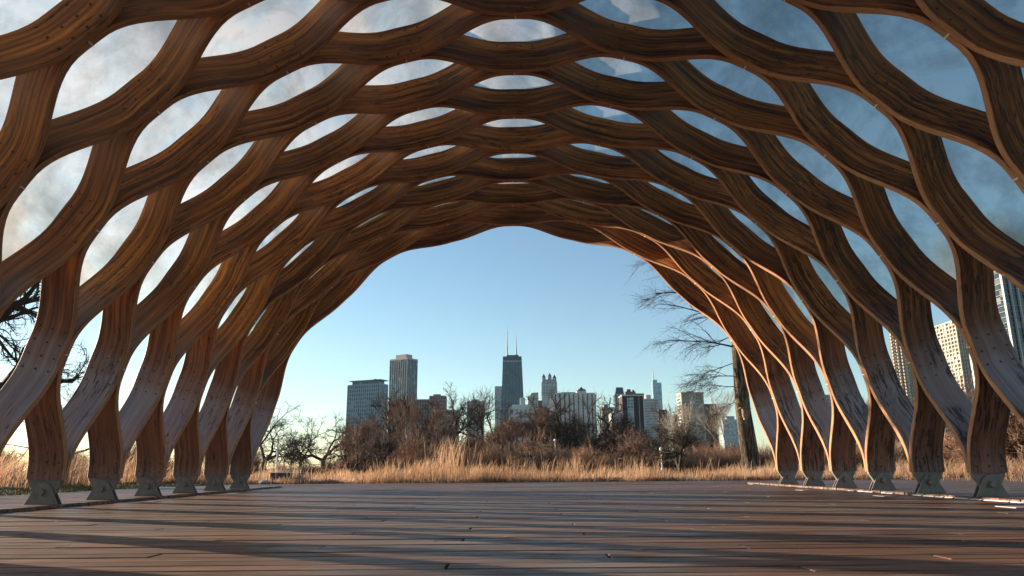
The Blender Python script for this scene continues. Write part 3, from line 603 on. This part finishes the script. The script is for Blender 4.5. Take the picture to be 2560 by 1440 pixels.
V, F = tubes_np(out[2]+out[3]+out[4], 4); tw = twigs(out[4]+out[3], 3500, .22, .004, 3, -.05); V2, F2 = tubes_np(tw, 3)
link('branches', npmesh('branches', np.concatenate([V, V2]), np.concatenate([F, F2+len(V)]), M_BARKD), e)
# ---------------------------------------------------------------- thicket
def shrub_arr(seed, n=150, h=1.0):
    r = random.Random(seed); sg = []
    for i in range(n):
        a = r.uniform(0, 6.28); rad = r.uniform(0, .35); p = Vector((math.cos(a)*rad, math.sin(a)*rad, -.05)); d = Vector((math.cos(a)*r.uniform(.1, .9), math.sin(a)*r.uniform(.1, .9), 1)).normalized(); L = r.uniform(.5, 1.05)*h
        for q in range(4):
            d = (d+Vector((r.gauss(0, .24), r.gauss(0, .24), r.gauss(.0, .15)))).normalized(); e_ = p+d*L/4; sg.append((np.array(p), np.array(e_), .008*(1-q*.2), .008*(1-(q+1)*.2))); 
            for _ in range(5):
                dd = (d+Vector((r.gauss(0, .7), r.gauss(0, .7), r.gauss(.2, .4)))).normalized(); f_ = p.lerp(e_, r.random()); sg.append((np.array(f_), np.array(f_+dd*L*r.uniform(.15, .34)), .0042, .0026))
            p = e_
    return tubes_np(sg, 3)
shr = [shrub_arr(s) for s in (1, 2, 3)]
def thicket(name, lst, mat, lab, seed):
    r = np.random.default_rng(seed); VV = []; FF = []; TT = []; b = 0
    for (x, y, s, h) in lst:
        V, F = shr[r.integers(0, 3)]; a = r.uniform(0, 6.28); ca, sa = math.cos(a), math.sin(a); z = hz(x, y) if y < 74 and abs(x) < 59 else -.3
        W_ = np.stack([(V[:, 0]*ca-V[:, 1]*sa)*s+x, (V[:, 0]*sa+V[:, 1]*ca)*s+y, V[:, 2]*h+z], -1); VV.append(W_); FF.append(F+b); b += len(V); TT.append(np.clip(r.normal(.45, .2)+V[:, 2]*.25, 0, 1))
    return tag(link(name, npmesh(name, np.concatenate(VV), np.concatenate(FF), mat, attr=np.concatenate(TT))), lab, 'shrubs', kind='stuff')
r_ = np.random.default_rng(31); L1 = []; L2 = []
prof = [(640, 1150), (760, 1145), (850, 1115), (900, 1060), (1000, 1050), (1060, 1060), (1130, 1075), (1230, 1060), (1300, 1065), (1380, 1070), (1480, 1085), (1560, 1105), (1640, 1085), (1700, 1075), (1760, 1060), (1850, 1050), (1950, 1060), (2100, 1060), (2250, 1050), (2400, 1010), (2560, 1000)]
for i in range(200):
    px = r_.uniform(600, 2250) if i > 25 else r_.uniform(2000, 2600); D = r_.uniform(42, 70); py = np.interp(px, [p[0] for p in prof], [p[1] for p in prof])
    c = at(px, 1160, D); h = max(.7, at(px, py, D).z+.3)*r_.uniform(.30, .68); (L2 if (960 < px < 1120 or px > 1700) and r_.random() < .7 else L1).append((c.x, D, h*r_.uniform(.55, .9)*1.0, h))
thicket('brown_thicket', L1, M_SHRUB, 'dense brown thicket of bare shrubs behind the golden grass', 1)
thicket('red_thicket', L2, M_SHRUBR, 'reddish bare shrubs among the brown thicket', 2)
L3 = [(r_.uniform(-60, -24), r_.uniform(50, 72), r_.uniform(1.5, 2.5), r_.uniform(2, 3.2)) for _ in range(22)]
thicket('left_thicket', L3, M_SHRUB, 'brown shrubs far behind the left legs of the pavilion', 3)

# ================================================================ BUILDINGS
def facade_glass(name, base, hi, cell=(2.2, 2.2, 3.0), p=.8, rough=.12):
    t = NT(name); g = t.n('ShaderNodeNewGeometry'); sp = t.n('ShaderNodeVectorMath', operation='DIVIDE'); t.l(g.outputs['Position'], sp.inputs[0]); sp.inputs[1].default_value = cell
    fl = t.n('ShaderNodeVectorMath', operation='FLOOR'); t.l(sp.outputs[0], fl.inputs[0]); w = t.n('ShaderNodeTexWhiteNoise'); t.l(fl.outputs[0], w.inputs[0])
    t.color(t.ramp(w.outputs['Value'], [(0, tuple(c*.5 for c in base)), (.5, base), (p, tuple(c*1.5 for c in base)), (.98, hi)])); t.rough(rough); t.p.inputs['Specular IOR Level'].default_value = .7
    return t.m
G_BLUE = facade_glass('blue_glass', (.05, .085, .11), (.35, .42, .46)); G_DARK = facade_glass('dark_glass', (.02, .03, .038), (.16, .17, .17)); G_BROWN = facade_glass('brown_glass', (.05, .035, .028), (.3, .24, .18))
G_PALE = facade_glass('pale_glass', (.16, .26, .32), (.5, .58, .6)); G_WIN = facade_glass('window_glass', (.05, .075, .09), (.5, .52, .5), (3.1, 3.1, 3.0), .7)
C_BLUE = simple('blue_grey_concrete', (.30, .36, .40), .8); C_CREAM = simple('cream_concrete', (.40, .35, .285), .8); C_WHITE = simple('white_concrete', (.50, .51, .50), .8); C_BROWN = simple('brown_brick', (.13, .085, .07), .85)
C_DBR = simple('dark_brown_brick', (.050, .034, .034), .85); C_GREY = simple('grey_concrete', (.36, .37, .37), .8); C_PINK = simple('pinkish_concrete', (.40, .34, .32), .8); C_BLACK = simple('black_metal', (.018, .030, .038), .45, .3)
C_TOWER = simple('tower_stone', (.42, .42, .40), .8); C_STEELB = simple('blue_steel', (.20, .33, .42), .4)
GZ = -.3
C_SLATE = simple('slate_panel', (.10, .13, .15), .6)
class Bld:
    def __init__(s, name, lab, pxa, pxb, pytop, D, pxc=None, phi=0, depth=None, pym=None, cat='building'):
        pym = pym or (pytop+1090)/2; X = lambda px: at(px, pym, 1).x      # horizontal slope of the pixel
        if pxc is None:
            s.w = (X(pxb)-X(pxa))*D; s.d = depth or s.w*.6; cx, cy = (X(pxa)+X(pxb))/2*D, D+s.d/2; rz = 0
        elif phi < 0:      # pxb is the near left corner, pxa the right end of the front, pxc the left end of the side face
            f = R(-phi); ta, tb, tc = X(pxa), X(pxb), X(pxc); bx, by = tb*D, D
            s.w = (ta*by-bx)/(math.cos(f)-ta*math.sin(f)); s.d = (bx-tc*by)/(math.sin(f)+tc*math.cos(f))
            cx = bx+s.w/2*math.cos(f)-s.d/2*math.sin(f); cy = by+s.w/2*math.sin(f)+s.d/2*math.cos(f); rz = f
        else:      # pxb is the near corner, pxc the end of the right side face, phi the turn in degrees
            f = R(phi); ta, tb, tc = X(pxa), X(pxb), X(pxc); bx, by = tb*D, D
            s.w = (bx-ta*by)/(math.cos(f)+ta*math.sin(f)); s.d = (tc*by-bx)/(math.sin(f)-tc*math.cos(f))
            cx = bx-s.w/2*math.cos(f)+s.d/2*math.sin(f); cy = by+s.w/2*math.sin(f)+s.d/2*math.cos(f); rz = -f
        s.h = at((pxa+pxb)/2, pytop, D).z-GZ; s.e = tag(empty(name, (cx, cy, GZ), rz), lab, cat); s.D = D; s.pxa = pxa; s.pxb = pxb; s.u = D/CF
    def part(s, name, mat, x0, x1, y0, y1, z0, z1, par=None): return MB().box(x0, x1, y0, y1, z0, z1).build(name, mat, par or s.e)
    def zz(s, py): return at((s.pxa+s.pxb)/2, py, s.D).z-GZ
    def xx(s, px): return -s.w/2+(px-s.pxa)/(s.pxb-s.pxa)*s.w
    def core(s, mat, name='glazing'): return s.part(name, mat, -s.w/2, s.w/2, -s.d/2, s.d/2, 0, s.h)
    def bands(s, n, mat, h, out=.25, z0=0, z1=None, name='floor_band', joined=False, w=None, d=None, cx=0):
        z1 = z1 or s.h; w = (w or s.w)/2; d = (d or s.d)/2
        if joined:
            mb = MB(); [mb.box(cx-w-out, cx+w+out, -d-out, d+out, z0+(z1-z0)*i/n-h/2, z0+(z1-z0)*i/n+h/2) for i in range(1, n+1)]; return tag(mb.build(name+'s', mat, s.e), kind='stuff')
        me = MB().box(cx-w-out, cx+w+out, -d-out, d+out, -h/2, h/2).mesh(name, mat)
        for i in range(1, n+1): link(name, me, s.e, (0, 0, z0+(z1-z0)*i/n))
    def piers(s, n, mat, w, out=.4, side=0, name='pier', joined=False, z0=0, z1=None, x0=None, x1=None):
        z1 = z1 or s.h; x0 = -s.w/2 if x0 is None else x0; x1 = s.w/2 if x1 is None else x1; bx = []
        for i in range(n+1):
            x = x0+(x1-x0)*i/n
            bx += [(x, -s.d/2-out/2+.05), (x, s.d/2+out/2-.05)]
        by = []
        if side:
            for i in range(side+1):
                y = -s.d/2+s.d*i/side; by += [(s.w/2+out/2-.05, y), (-s.w/2-out/2+.05, y)]
        if joined:
            mb = MB(); [mb.box(x-w/2, x+w/2, y-out/2, y+out/2, z0, z1) for x, y in bx]; [mb.box(x-out/2, x+out/2, y-w/2, y+w/2, z0, z1) for x, y in by]; return tag(mb.build(name+'s', mat, s.e), kind='stuff')
        me = MB().box(-w/2, w/2, -out/2, out/2, z0, z1).mesh(name, mat); me2 = MB().box(-out/2, out/2, -w/2, w/2, z0, z1).mesh(name, mat)
        for x, y in bx: link(name, me, s.e, (x, y, 0))
        for x, y in by: link(name, me2, s.e, (x, y, 0))
    def roofbox(s, pa, pb, py, mat, name='penthouse', dd=.5, base=None): return s.part(name, mat, s.xx(pa), s.xx(pb), -s.d/2*dd, s.d/2*dd, (base or s.h)-.5, s.zz(py))
# blue slab hotel at left
b = Bld('slab_building', 'broad blue grey slab building with a flat canopy roof, leftmost of the skyline', 868, 948, 960, 600, 967, 24); b.core(G_BLUE); b.bands(21, C_BLUE, 1.15, .2); b.piers(15, C_BLUE, .95, .5, 6)
b.part('top_floor', G_DARK, -b.w*.40, b.w*.42, -b.d*.4, b.d*.4, b.h, b.h+3.2); b.part('canopy_roof', C_BLUE, -b.w*.47, b.w*.52, -b.d*.52, b.d*.52, b.h+3.2, b.h+3.9)
b.part('lift_head', C_BROWN, b.w*.2, b.w*.26, -1, 2, b.h+3.9, b.h+5)
# slim tower
b = Bld('slim_tower', 'tall dark glass tower with pale mullions and beige roof block', 973, 1016, 898, 700, 1041, 33); b.core(G_BLUE); b.bands(33, C_SLATE, .55, .15); b.piers(8, C_GREY, .42, .6, 7)
b.part('parapet', C_GREY, -b.w/2-.4, b.w/2+.4, -b.d/2-.4, b.d/2+.4, b.h, b.h+1.4); b.part('roof_block', C_PINK, -b.w*.3, b.w*.32, -b.d*.3, b.d*.3, b.h+1.4, b.h+5.6)
# brown cluster
C_RB = simple('red_brown_panel', (.25, .175, .15), .85)
b = Bld('brown_block', 'reddish brown apartment block right of the slim tower', 1041, 1072, 1000, 800); b.core(G_BROWN); b.bands(18, C_RB, 1.6, .2, joined=True); b.piers(5, C_RB, 1.6, .4)
b = Bld('brown_tower', 'reddish brown tower behind the Y-forked tree', 1074, 1113, 991, 820); b.core(G_BROWN); b.bands(20, C_RB, 1.6, .2, joined=True); b.piers(6, C_RB, 1.6, .4); b.roofbox(1082, 1100, 985, C_RB)
b = Bld('grey_block', 'low grey gridded block behind the Y-forked tree', 1100, 1145, 1026, 640); b.core(G_DARK); b.bands(11, C_GREY, .9, .2, joined=True); b.piers(12, C_GREY, .6, .4, joined=True)
b = Bld('pink_tower', 'pinkish grey tower left of the black tapered tower', 1169, 1208, 1004, 1000); b.core(C_PINK, 'wall'); b.bands(16, G_BLUE, 1.2, .2, joined=True, name='window_band'); b.piers(6, C_PINK, 1.9, .9); b.roofbox(1178, 1196, 998, C_PINK)
b = Bld('striped_tower', 'narrow pale striped tower touching the left side of the black tower', 1238, 1255, 966, 2500); b.core(G_BLUE); b.piers(6, C_TOWER, 2.0, 1.5); b.bands(12, C_TOWER, 1.6, .3, joined=True)
# black tapered tower with antennas
D = 2200; cx = at(1281.5, 1000, 1).x*D; u = D/CF; hT = at(1280, 890, D).z-GZ; e = tag(empty('black_tower', (cx, D+25, GZ)), 'black tapered tower with crossed bracing and two white antennas', 'skyscraper')
w0, w1, d0, d1 = 33*u, 22.8*u, 21*u, 14*u; 
def taper(name, mat, z0, z1, out=0, par=e):
    f0, f1 = z0/hT, z1/hT; a0, a1 = w0+(w1-w0)*f0+out, w0+(w1-w0)*f1+out; b0, b1 = d0+(d1-d0)*f0+out, d0+(d1-d0)*f1+out
    return MB().hexa([(-a0, -b0, z0), (a0, -b0, z0), (a0, b0, z0), (-a0, b0, z0)], [(-a1, -b1, z1), (a1, -b1, z1), (a1, b1, z1), (-a1, b1, z1)]).build(name, mat, par)
G_TOWER = facade_glass('tower_glass', (.012, .038, .062), (.03, .075, .11), (4.5, 4.5, 3.6), .9, .3)
taper('body', G_TOWER, 0, hT)
for i in range(44): taper('floor_line', C_BLACK, hT*(i+1)/45-.6, hT*(i+1)/45+.6, .5)
taper('crown_band', C_BLACK, hT*.962, hT*1.0, .7); taper('light_band', simple('pale_band', (.4, .45, .48), .6), hT*.952, hT*.96, .6)
def bar(z0, x0, z1, x1, mat, name, wd=3.2):
    f0, f1 = z0/hT, z1/hT; X0, X1 = x0*(w0+(w1-w0)*f0), x1*(w0+(w1-w0)*f1); y0_, y1_ = -(d0+(d1-d0)*f0)-.8, -(d0+(d1-d0)*f1)-.8
    MB().hexa([(X0-wd/2, y0_-.8, z0), (X0+wd/2, y0_-.8, z0), (X0+wd/2, y0_+1, z0), (X0-wd/2, y0_+1, z0)], [(X1-wd/2, y1_-.8, z1), (X1+wd/2, y1_-.8, z1), (X1+wd/2, y1_+1, z1), (X1-wd/2, y1_+1, z1)]).build(name, mat, e)
nX = 5
for i in range(nX): z0, z1 = hT*i/nX*.95, hT*(i+1)/nX*.95; bar(z0, -.97, z1, .97, C_BLACK, 'cross_brace'); bar(z0, .97, z1, -.97, C_BLACK, 'cross_brace')
for k in range(7): bar(0, -1+k/3, hT, -1+k/3, C_BLACK, 'column', 1.6)
MB().box(-14*u, 16*u, -8*u, 8*u, hT, hT+4.5*u).build('roof_block', C_BLACK, e)
for x, tz, px in ((-12.8*u, 805, 1268), (10.2*u, 826, 1291)):
    zt_ = at(1280, tz, D).z-GZ; mb = MB().tube((x, 0, hT+4.5*u), (x, 0, hT+.35*(zt_-hT)), 2.6, 2.2, 8).tube((x, 0, hT+.35*(zt_-hT)), (x, 0, hT+.78*(zt_-hT)), 1.6, 1.1, 8).tube((x, 0, hT+.78*(zt_-hT)), (x, 0, zt_), .6, .3, 6)
    mb.build('antenna', C_WHITE, e)
MB().box(6*u, 15*u, -2*u, 2*u, hT+4.5*u, hT+6*u).build('antenna_platform', C_GREY, e)
# low white complex
b = Bld('white_complex', 'low stepped white building at the foot of the black tower', 1275, 1331, 1020, 1100, depth=25); b.core(G_GREY if 'G_GREY' in globals() else G_WIN); b.bands(8, C_WHITE, 4.0, .3, joined=True); b.piers(5, C_WHITE, 3.5, .6)
b.roofbox(1282, 1327, 1011, C_WHITE, 'upper_storey', .8); b.roofbox(1301, 1314, 993, C_WHITE, 'upper_block', .5); b.roofbox(1278, 1288, 1015, C_WHITE, 'roof_room', .6)
# slanted roof tower
D = 1500; b = Bld('slant_tower', 'beige tower with a slanted roof right of the white complex', 1321, 1346, 990, D, depth=20); b.core(G_BROWN)
zt_ = b.zz(981); zl = b.zz(997); MB().prism([(-b.w/2-.5, 0), (b.w/2+.5, 0), (b.w/2+.5, zt_), (-b.w*.15, zt_-1), (-b.w/2-.5, zl)], 'y', -b.d/2-.6, b.d/2).build('wall', C_CREAM, b.e)
b.bands(12, G_BROWN, 1.5, .9, z1=zl, joined=True, name='window_band')
b = Bld('dark_low_block', 'small dark block beside the slanted roof tower', 1345, 1357, 1002, 1400); b.core(C_BROWN, 'wall'); b.bands(9, G_DARK, 1.2, .3, joined=True, name='window_band')
# turret tower
b = Bld('turret_tower', 'pale stone tower crowned by pointed dark turrets', 1356, 1393, 955, 2400, depth=40); b.core(G_BLUE); b.piers(9, C_TOWER, 2.6, 1.6, 5); b.bands(26, C_TOWER, 1.2, .4, joined=True)
b.part('shoulder', C_TOWER, -b.w/2-1.5, b.w/2+3, -b.d/2-2, b.d/2, 0, b.zz(990)); cr = b.part('crown', C_TOWER, -b.w*.42, b.w*.42, -b.d*.4, b.d*.4, b.h, b.zz(948))
for px, tip in ((1361, 934), (1376, 932), (1388, 936)):
    x = b.xx(px); q = 4.6*b.u; zb = b.h-3; z1 = b.zz(tip+9); t_ = MB().box(x-q, x+q, -b.d/2-1.6, -b.d/2+2*q, zb-8*b.u, z1).build('turret', C_TOWER, b.e); cy_ = -b.d/2-1.6+q
    MB().tube((x, cy_, z1), (x, cy_, b.zz(tip)), q*1.15, .3, 8).build('spire_roof', C_BLACK, t_)
    for k in (-1, 1): MB().box(x+k*q*.45-.9, x+k*q*.45+.9, -b.d/2-2.2, -b.d/2-1.5, zb-4*b.u, z1-2.2*b.u).build('turret_window', G_DARK, t_)
# white apartment with vertical stripes
b = Bld('striped_apartment', 'wide white apartment block with dark vertical window stripes behind the broad oak', 1384, 1487, 985, 700, depth=22); b.core(G_BROWN); b.bands(19, C_BROWN, .9, .1, joined=True); b.piers(9, C_WHITE, 3.0, .9); b.roofbox(1404, 1441, 979, C_BROWN); b.part('roof_edge', C_WHITE, -b.w/2-.6, b.w/2+.6, -b.d/2-.8, b.d/2, b.h, b.h+1)
b = Bld('pyramid_tower', 'stone tower with a dark pyramid roof behind the white striped block', 1444, 1467, 976, 1800); b.core(C_TOWER, 'wall'); b.bands(16, G_DARK, 1.6, .3, joined=True, name='window_band'); 
q = b.w*.36; MB().tube((0, 0, b.h), (0, 0, b.zz(966)), q*1.35, .3, 4).build('pyramid_roof', C_BLACK, b.e); b.roofbox(1446, 1449, 972, C_TOWER, 'corner_turret', 1.0); b.roofbox(1462, 1465, 972, C_TOWER, 'corner_turret', 1.0)
b = Bld('grey_tower', 'plain grey tower beside the pyramid roofed tower', 1467, 1488, 986, 1700); b.core(G_BLUE); b.bands(16, C_GREY, 2.6, .3, joined=True); b.piers(5, C_GREY, 2.4, .6)
# rounded beige
b = Bld('balcony_block', 'pale beige block with rounded balconies left of the dark brown slab', 1506, 1534, 1018, 650, depth=14); b.core(G_WIN)
for i in range(17):
    z = b.h*(i+1)/17; mb = MB(); n = 10
    for k in (-.5, .0, .5): mb.add([(k*b.w*.66+2.1*math.cos(a), -b.d/2-1.6*math.sin(a), zz_) for zz_ in (z-1.5, z-.3) for a in np.linspace(0, math.pi, n)], [tuple(range(n)), tuple(range(2*n-1, n-1, -1))]+[(q, q+n, q+n+1, q+1) for q in range(n-1)])
    mb.build('balcony', C_CREAM, b.e)
b.piers(3, C_CREAM, 1.2, .6); b.roofbox(1512, 1524, 1010, C_CREAM, 'roof_block')
b = Bld('pale_slab', 'plain pale grey slab with few windows directly left of the dark brown slab', 1529, 1559, 1032, 470, depth=12); b.core(C_GREY, 'wall')
for i in range(8): b.part('window', G_DARK, -b.w*.12+(i % 3)*.2, b.w*.05, -b.d/2-.05, -b.d/2+.2, b.h*(.3+.08*i), b.h*(.3+.08*i)+.9)
b.roofbox(1537, 1552, 1028, C_GREY)
b = Bld('hat_tower', 'slate grey tower with a tapering dark roof cap', 1539, 1564, 986, 1700); b.core(G_BLUE); b.bands(18, C_TOWER, 1.9, .3, joined=True); b.piers(4, C_TOWER, 3.0, .8)
MB().hexa([(-b.w*.42, -b.d*.4, b.h), (b.w*.46, -b.d*.4, b.h), (b.w*.46, b.d*.4, b.h), (-b.w*.42, b.d*.4, b.h)], [(-b.w*.3, -b.d*.3, b.zz(968)), (b.w*.36, -b.d*.3, b.zz(968)), (b.w*.36, b.d*.3, b.zz(968)), (-b.w*.3, b.d*.3, b.zz(968))]).build('roof_cap', C_BLACK, b.e)
b = Bld('brown_hotel', 'brown tower with cluttered roof rooms just behind the dark brown slab', 1566, 1612, 985, 900); b.core(C_BROWN, 'wall'); b.bands(20, G_BROWN, 1.4, .2, joined=True, name='window_band'); b.roofbox(1567, 1593, 978, C_BROWN, 'roof_room'); b.roofbox(1572, 1581, 972, C_DBR, 'roof_room', .3); b.roofbox(1586, 1590, 974, C_DBR, 'roof_room', .3)
# dark brown slab with a light blue window column
b = Bld('dark_slab', 'dark brown slab building with one light blue column of windows', 1557, 1611, 990, 480, depth=14); b.core(C_DBR, 'wall')
x0, x1 = b.xx(1570), b.xx(1585); wc = b.part('window_column', G_PALE, x0, x1, -b.d/2-.12, -b.d/2+.5, 0, b.h-1)
me = MB().box(x0-.1, x1+.1, -b.d/2-.32, -b.d/2-.08, -.32, .32).mesh('floor_band', C_BLUE); nfl = 22
for i in range(nfl): link('floor_band', me, b.e, (0, 0, (b.h-1)*(i+.5)/nfl))
me = MB().box(-.12, .12, -b.d/2-.36, -b.d/2-.1, 0, b.h-1).mesh('mullion', C_WHITE)
for x in (x0, (x0+x1)/2, x1): link('mullion', me, b.e, (x, 0, 0))
b.part('white_strip', C_WHITE, b.xx(1598.5), b.xx(1599.5), -b.d/2-.1, -b.d/2+.1, 0, b.h); b.part('roof_edge', C_WHITE, -b.w/2-.3, b.w/2+.6, -b.d/2-.3, b.d/2, b.h, b.h+.7); b.part('corner_pier', C_WHITE, b.w/2-.35, b.w/2+.5, -b.d/2-.25, -b.d/2+.8, 0, b.h)
for i in range(22): b.part('side_window', G_PALE, b.xx(1609), b.w/2-.4, -b.d/2-.15, -b.d/2+.3, b.h*i/22+.6, b.h*i/22+1.7)
# white grid
b = Bld('white_grid_tower', 'white gridded tower with a round roof drum right of the dark brown slab', 1613, 1648, 998, 800, depth=16); b.core(G_WIN); b.bands(25, C_WHITE, 1.15, .3); b.piers(12, C_WHITE, .6, .7)
x = b.xx(1625); MB().tube((x, 0, b.h), (x, 0, b.zz(986)), 8*b.u, 8*b.u, 20).build('roof_drum', C_TOWER, b.e)
# pale blue spire tower
b = Bld('spire_tower', 'distant pale blue stepped glass tower with a thin spire', 1635, 1657, 957, 2900); b.core(G_PALE); b.bands(26, C_STEELB, 1.6, .4, joined=True); q = b.part('upper_step', G_PALE, b.xx(1636), b.xx(1647), -b.d*.3, b.d*.3, b.h, b.zz(949))
MB().tube((b.xx(1639), 0, b.zz(949)), (b.xx(1639), 0, b.zz(919)), 2.4, .5, 6).build('spire', C_WHITE, b.e)
b = Bld('brown_low_block', 'low brown block right of the white gridded tower', 1649, 1667, 1026, 700); b.core(G_BROWN); b.bands(13, C_BROWN, 1.5, .2, joined=True); b.piers(4, C_BROWN, 1.4, .5)
b = Bld('dark_far_block', 'small dark block left of the cream tower', 1688, 1708, 1037, 900); b.core(G_DARK); b.bands(12, C_BROWN, 1.2, .2, joined=True)
# cream tower with ribbon windows
b = Bld('cream_tower', 'cream tower with three bays of dark ribbon windows, rightmost before the big trunk', 1706, 1761, 984, 520, depth=14); b.core(G_WIN)
nfl = 21; b.bands(nfl, C_CREAM, 1.15, .15); b.part('roof_edge', C_CREAM, -b.w/2-.4, b.w/2+.4, -b.d/2-.5, b.d/2+.3, b.h, b.h+1.0)
for a, c_ in ((1705.5, 1710), (1724, 1729), (1738, 1743), (1756, 1761.5)): b.part('pier', C_CREAM, b.xx(a), b.xx(c_), -b.d/2-.45, -b.d/2+.3, 0, b.h)
b.roofbox(1722, 1741, 977, C_BROWN, 'roof_room'); b.roofbox(1716, 1748, 981, C_BROWN, 'roof_room', .7)
me = MB().box(-.09, .09, -b.d/2-.12, -b.d/2+.1, 0, b.h).mesh('mullion', C_GREY)
for px in (1714, 1719, 1733, 1747, 1751): link('mullion', me, b.e, (b.xx(px), 0, 0))
b = Bld('brown_glass_block', 'brown glass block directly right of the cream tower', 1762, 1793, 1011, 700); b.core(G_BROWN); b.bands(15, C_BROWN, .9, .2, joined=True); b.piers(6, C_BROWN, .9, .5)
b = Bld('far_blue_block', 'distant bluish block left of the big trunk', 1808, 1848, 1050, 1500); b.core(G_PALE); b.bands(12, C_BLUE, 2.2, .3, joined=True); b.roofbox(1820, 1840, 1040, G_PALE)
b = Bld('blue_block', 'dark bluish block glimpsed between the far right legs', 2045, 2095, 988, 700); b.core(G_BLUE); b.bands(20, C_BLUE, 1.0, .2, joined=True); b.piers(8, C_BLUE, .7, .4)
# right towers seen between the legs
b = Bld('curved_balcony_tower', 'warm cream tower with stacked curved balconies behind the right legs', 2296, 2272, 832, 560, 2240, -48, pym=960); b.core(G_WIN); nfl = 38
mb = MB(); n = 7
for k in range(3):
    y = -b.d*.34+k*b.d*.34; mb.add([(-b.w/2-2.6*math.sin(a), y+b.d*.13*math.cos(a), z) for z in (-.75, .75) for a in np.linspace(0, math.pi, n)], [tuple(range(n)), tuple(range(2*n-1, n-1, -1))]+[(q, q+n, q+n+1, q+1) for q in range(n-1)])
me = mb.mesh('balcony_row', C_CREAM)
for i in range(nfl): link('balcony_row', me, b.e, (0, 0, b.h*(i+.7)/nfl))
b.piers(5, C_CREAM, 1.2, .8, 4); b.bands(nfl, C_CREAM, .9, .1)
b = Bld('cream_lit_tower', 'cream sunlit tower with a fine window grid near the right edge', 2412, 2470, 800, 430, depth=26, pym=960); b.core(G_WIN); b.bands(36, C_CREAM, .75, .3); b.piers(9, C_CREAM, .7, .5, 8)
b = Bld('dark_balcony_tower', 'dark tower with thin white balcony lines at the right edge', 2535, 2720, 560, 330, depth=30, pym=900); b.core(G_DARK); b.bands(42, C_GREY, .14, .5); b.piers(4, C_WHITE, .32, 1.3, x1=-b.w*.1); b.piers(3, C_WHITE, 1.6, .8, x0=-b.w*.08, x1=b.w*.4)

# ================================================================ SMALL THINGS
M_WP = simple('white_paint', (.72, .73, .72), .5); M_LG = simple('lamp_globe', (.8, .78, .7), .3)
def lamp(px, pyt, D, lab):
    c = at(px, 1160, D); zt_ = at(px, pyt, D).z; z0 = hz(c.x, D) if D < 74 else -.3; e = tag(empty('street_lamp', (c.x, D, z0)), lab, 'street lamp', 'park lamps among the grass and shrubs'); h = zt_-z0
    MB().tube((0, 0, 0), (0, 0, .35), .09, .07, 10).tube((0, 0, .35), (0, 0, h-.35), .05, .04, 10).build('post', M_WP, e, smooth=False); MB().tube((0, 0, h-.35), (0, 0, h-.28), .06, .08, 10).ball((0, 0, h-.14), .11).build('globe', M_LG, e, smooth=True)
lamp(692, 1114, 42, 'white globe lamp on a post near the left legs'); lamp(1389, 1096, 60, 'white globe lamp left of the broad oak trunk'); lamp(1655, 1116, 42, 'white globe lamp right of centre in front of the thicket'); lamp(1634, 1132, 52, 'short white lamp post left of the right lamp'); lamp(1031, 1128, 48, 'small lamp standing below the reddish trees')
c = at(711, 1190, 17.2); e = tag(empty('concrete_box', (c.x, 17.4, -.05)), 'low dark concrete box with a pale flat lid in the grass at left', 'utility box')
MB().box(-.29, .29, -.3, .3, -.1, .25).build('box', simple('old_concrete', (.10, .085, .075), .9), e); MB().box(-.32, .32, -.33, .33, .25, .265).build('lid', C_BLUE, e)
mrock = simple('pale_rock', (.55, .53, .5), .9, 0, .2, 6)
for (px, py, D, s, lab) in ((985, 1170, 19, .28, 'pale boulder in the grass left of centre'), (1012, 1172, 19.4, .2, 'small pale boulder right of the larger pale boulder'), (663, 1195, 16.7, .12, 'small pale rock beside the low concrete box')):
    c = at(px, py, D); mb = MB().ball((0, 0, 0), s, 9, 6, .55); rr = random.Random(px); mb.v = [(x*(1+rr.uniform(-.18, .18)), y*(1+rr.uniform(-.18, .18)), z*(1+rr.uniform(-.2, .2))) for x, y, z in mb.v]
    tag(mb.build('boulder', mrock, None, (c.x, D, hz(c.x, D)+s*.4)), lab, 'boulder')
def car(px, D, mat, lab, L=4.4):
    c = at(px, 1160, D); z = hz(c.x, D) if abs(c.x) < 59 and D < 74 else -.35; e = tag(empty('parked_car', (c.x, D, z)), lab, 'car')
    MB().prism([(-L/2, .28), (L/2, .28), (L/2, .75), (L*.42, .86), (L*.22, .92), (L*.1, 1.42), (-L*.3, 1.45), (-L*.43, .95), (-L/2, .85)], 'y', -.85, .85).build('body', mat, e)
    MB().prism([(L*.19, .95), (L*.085, 1.36), (-L*.28, 1.39), (-L*.39, .97)], 'y', -.862, .862).build('window', G_DARK, e)
    for x in (-L*.3, L*.3):
        for y in (-.87, .68): w_ = MB().tube((x, y, .32), (x, y+.19, .32), .32, .32, 16).build('wheel', M_DARK, e); MB().tube((x, y-.01, .32), (x, y+.2, .32), .18, .18, 10).build('rim', C_GREY, w_)
car(2257, 58, M_WP, 'white car seen between the second and third right legs'); car(1735, 72, simple('blue_paint', (.08, .16, .25), .4), 'small blue car far off right of the right lamp')

# ================================================================ HAZE
hm = bpy.data.materials.new('air'); hm.use_nodes = True; ht = hm.node_tree; ht.nodes.clear(); ho = ht.nodes.new('ShaderNodeOutputMaterial'); hv = ht.nodes.new('ShaderNodeVolumePrincipled')
hv.inputs['Color'].default_value = (.32, .62, 1.0, 1); hv.inputs['Density'].default_value = .000025; hv.inputs['Anisotropy'].default_value = .2; ht.links.new(hv.outputs[0], ho.inputs['Volume'])
tag(MB().box(-3600, 3600, -70, 6600, -1.5, 420).build('haze', hm), kind='stuff')
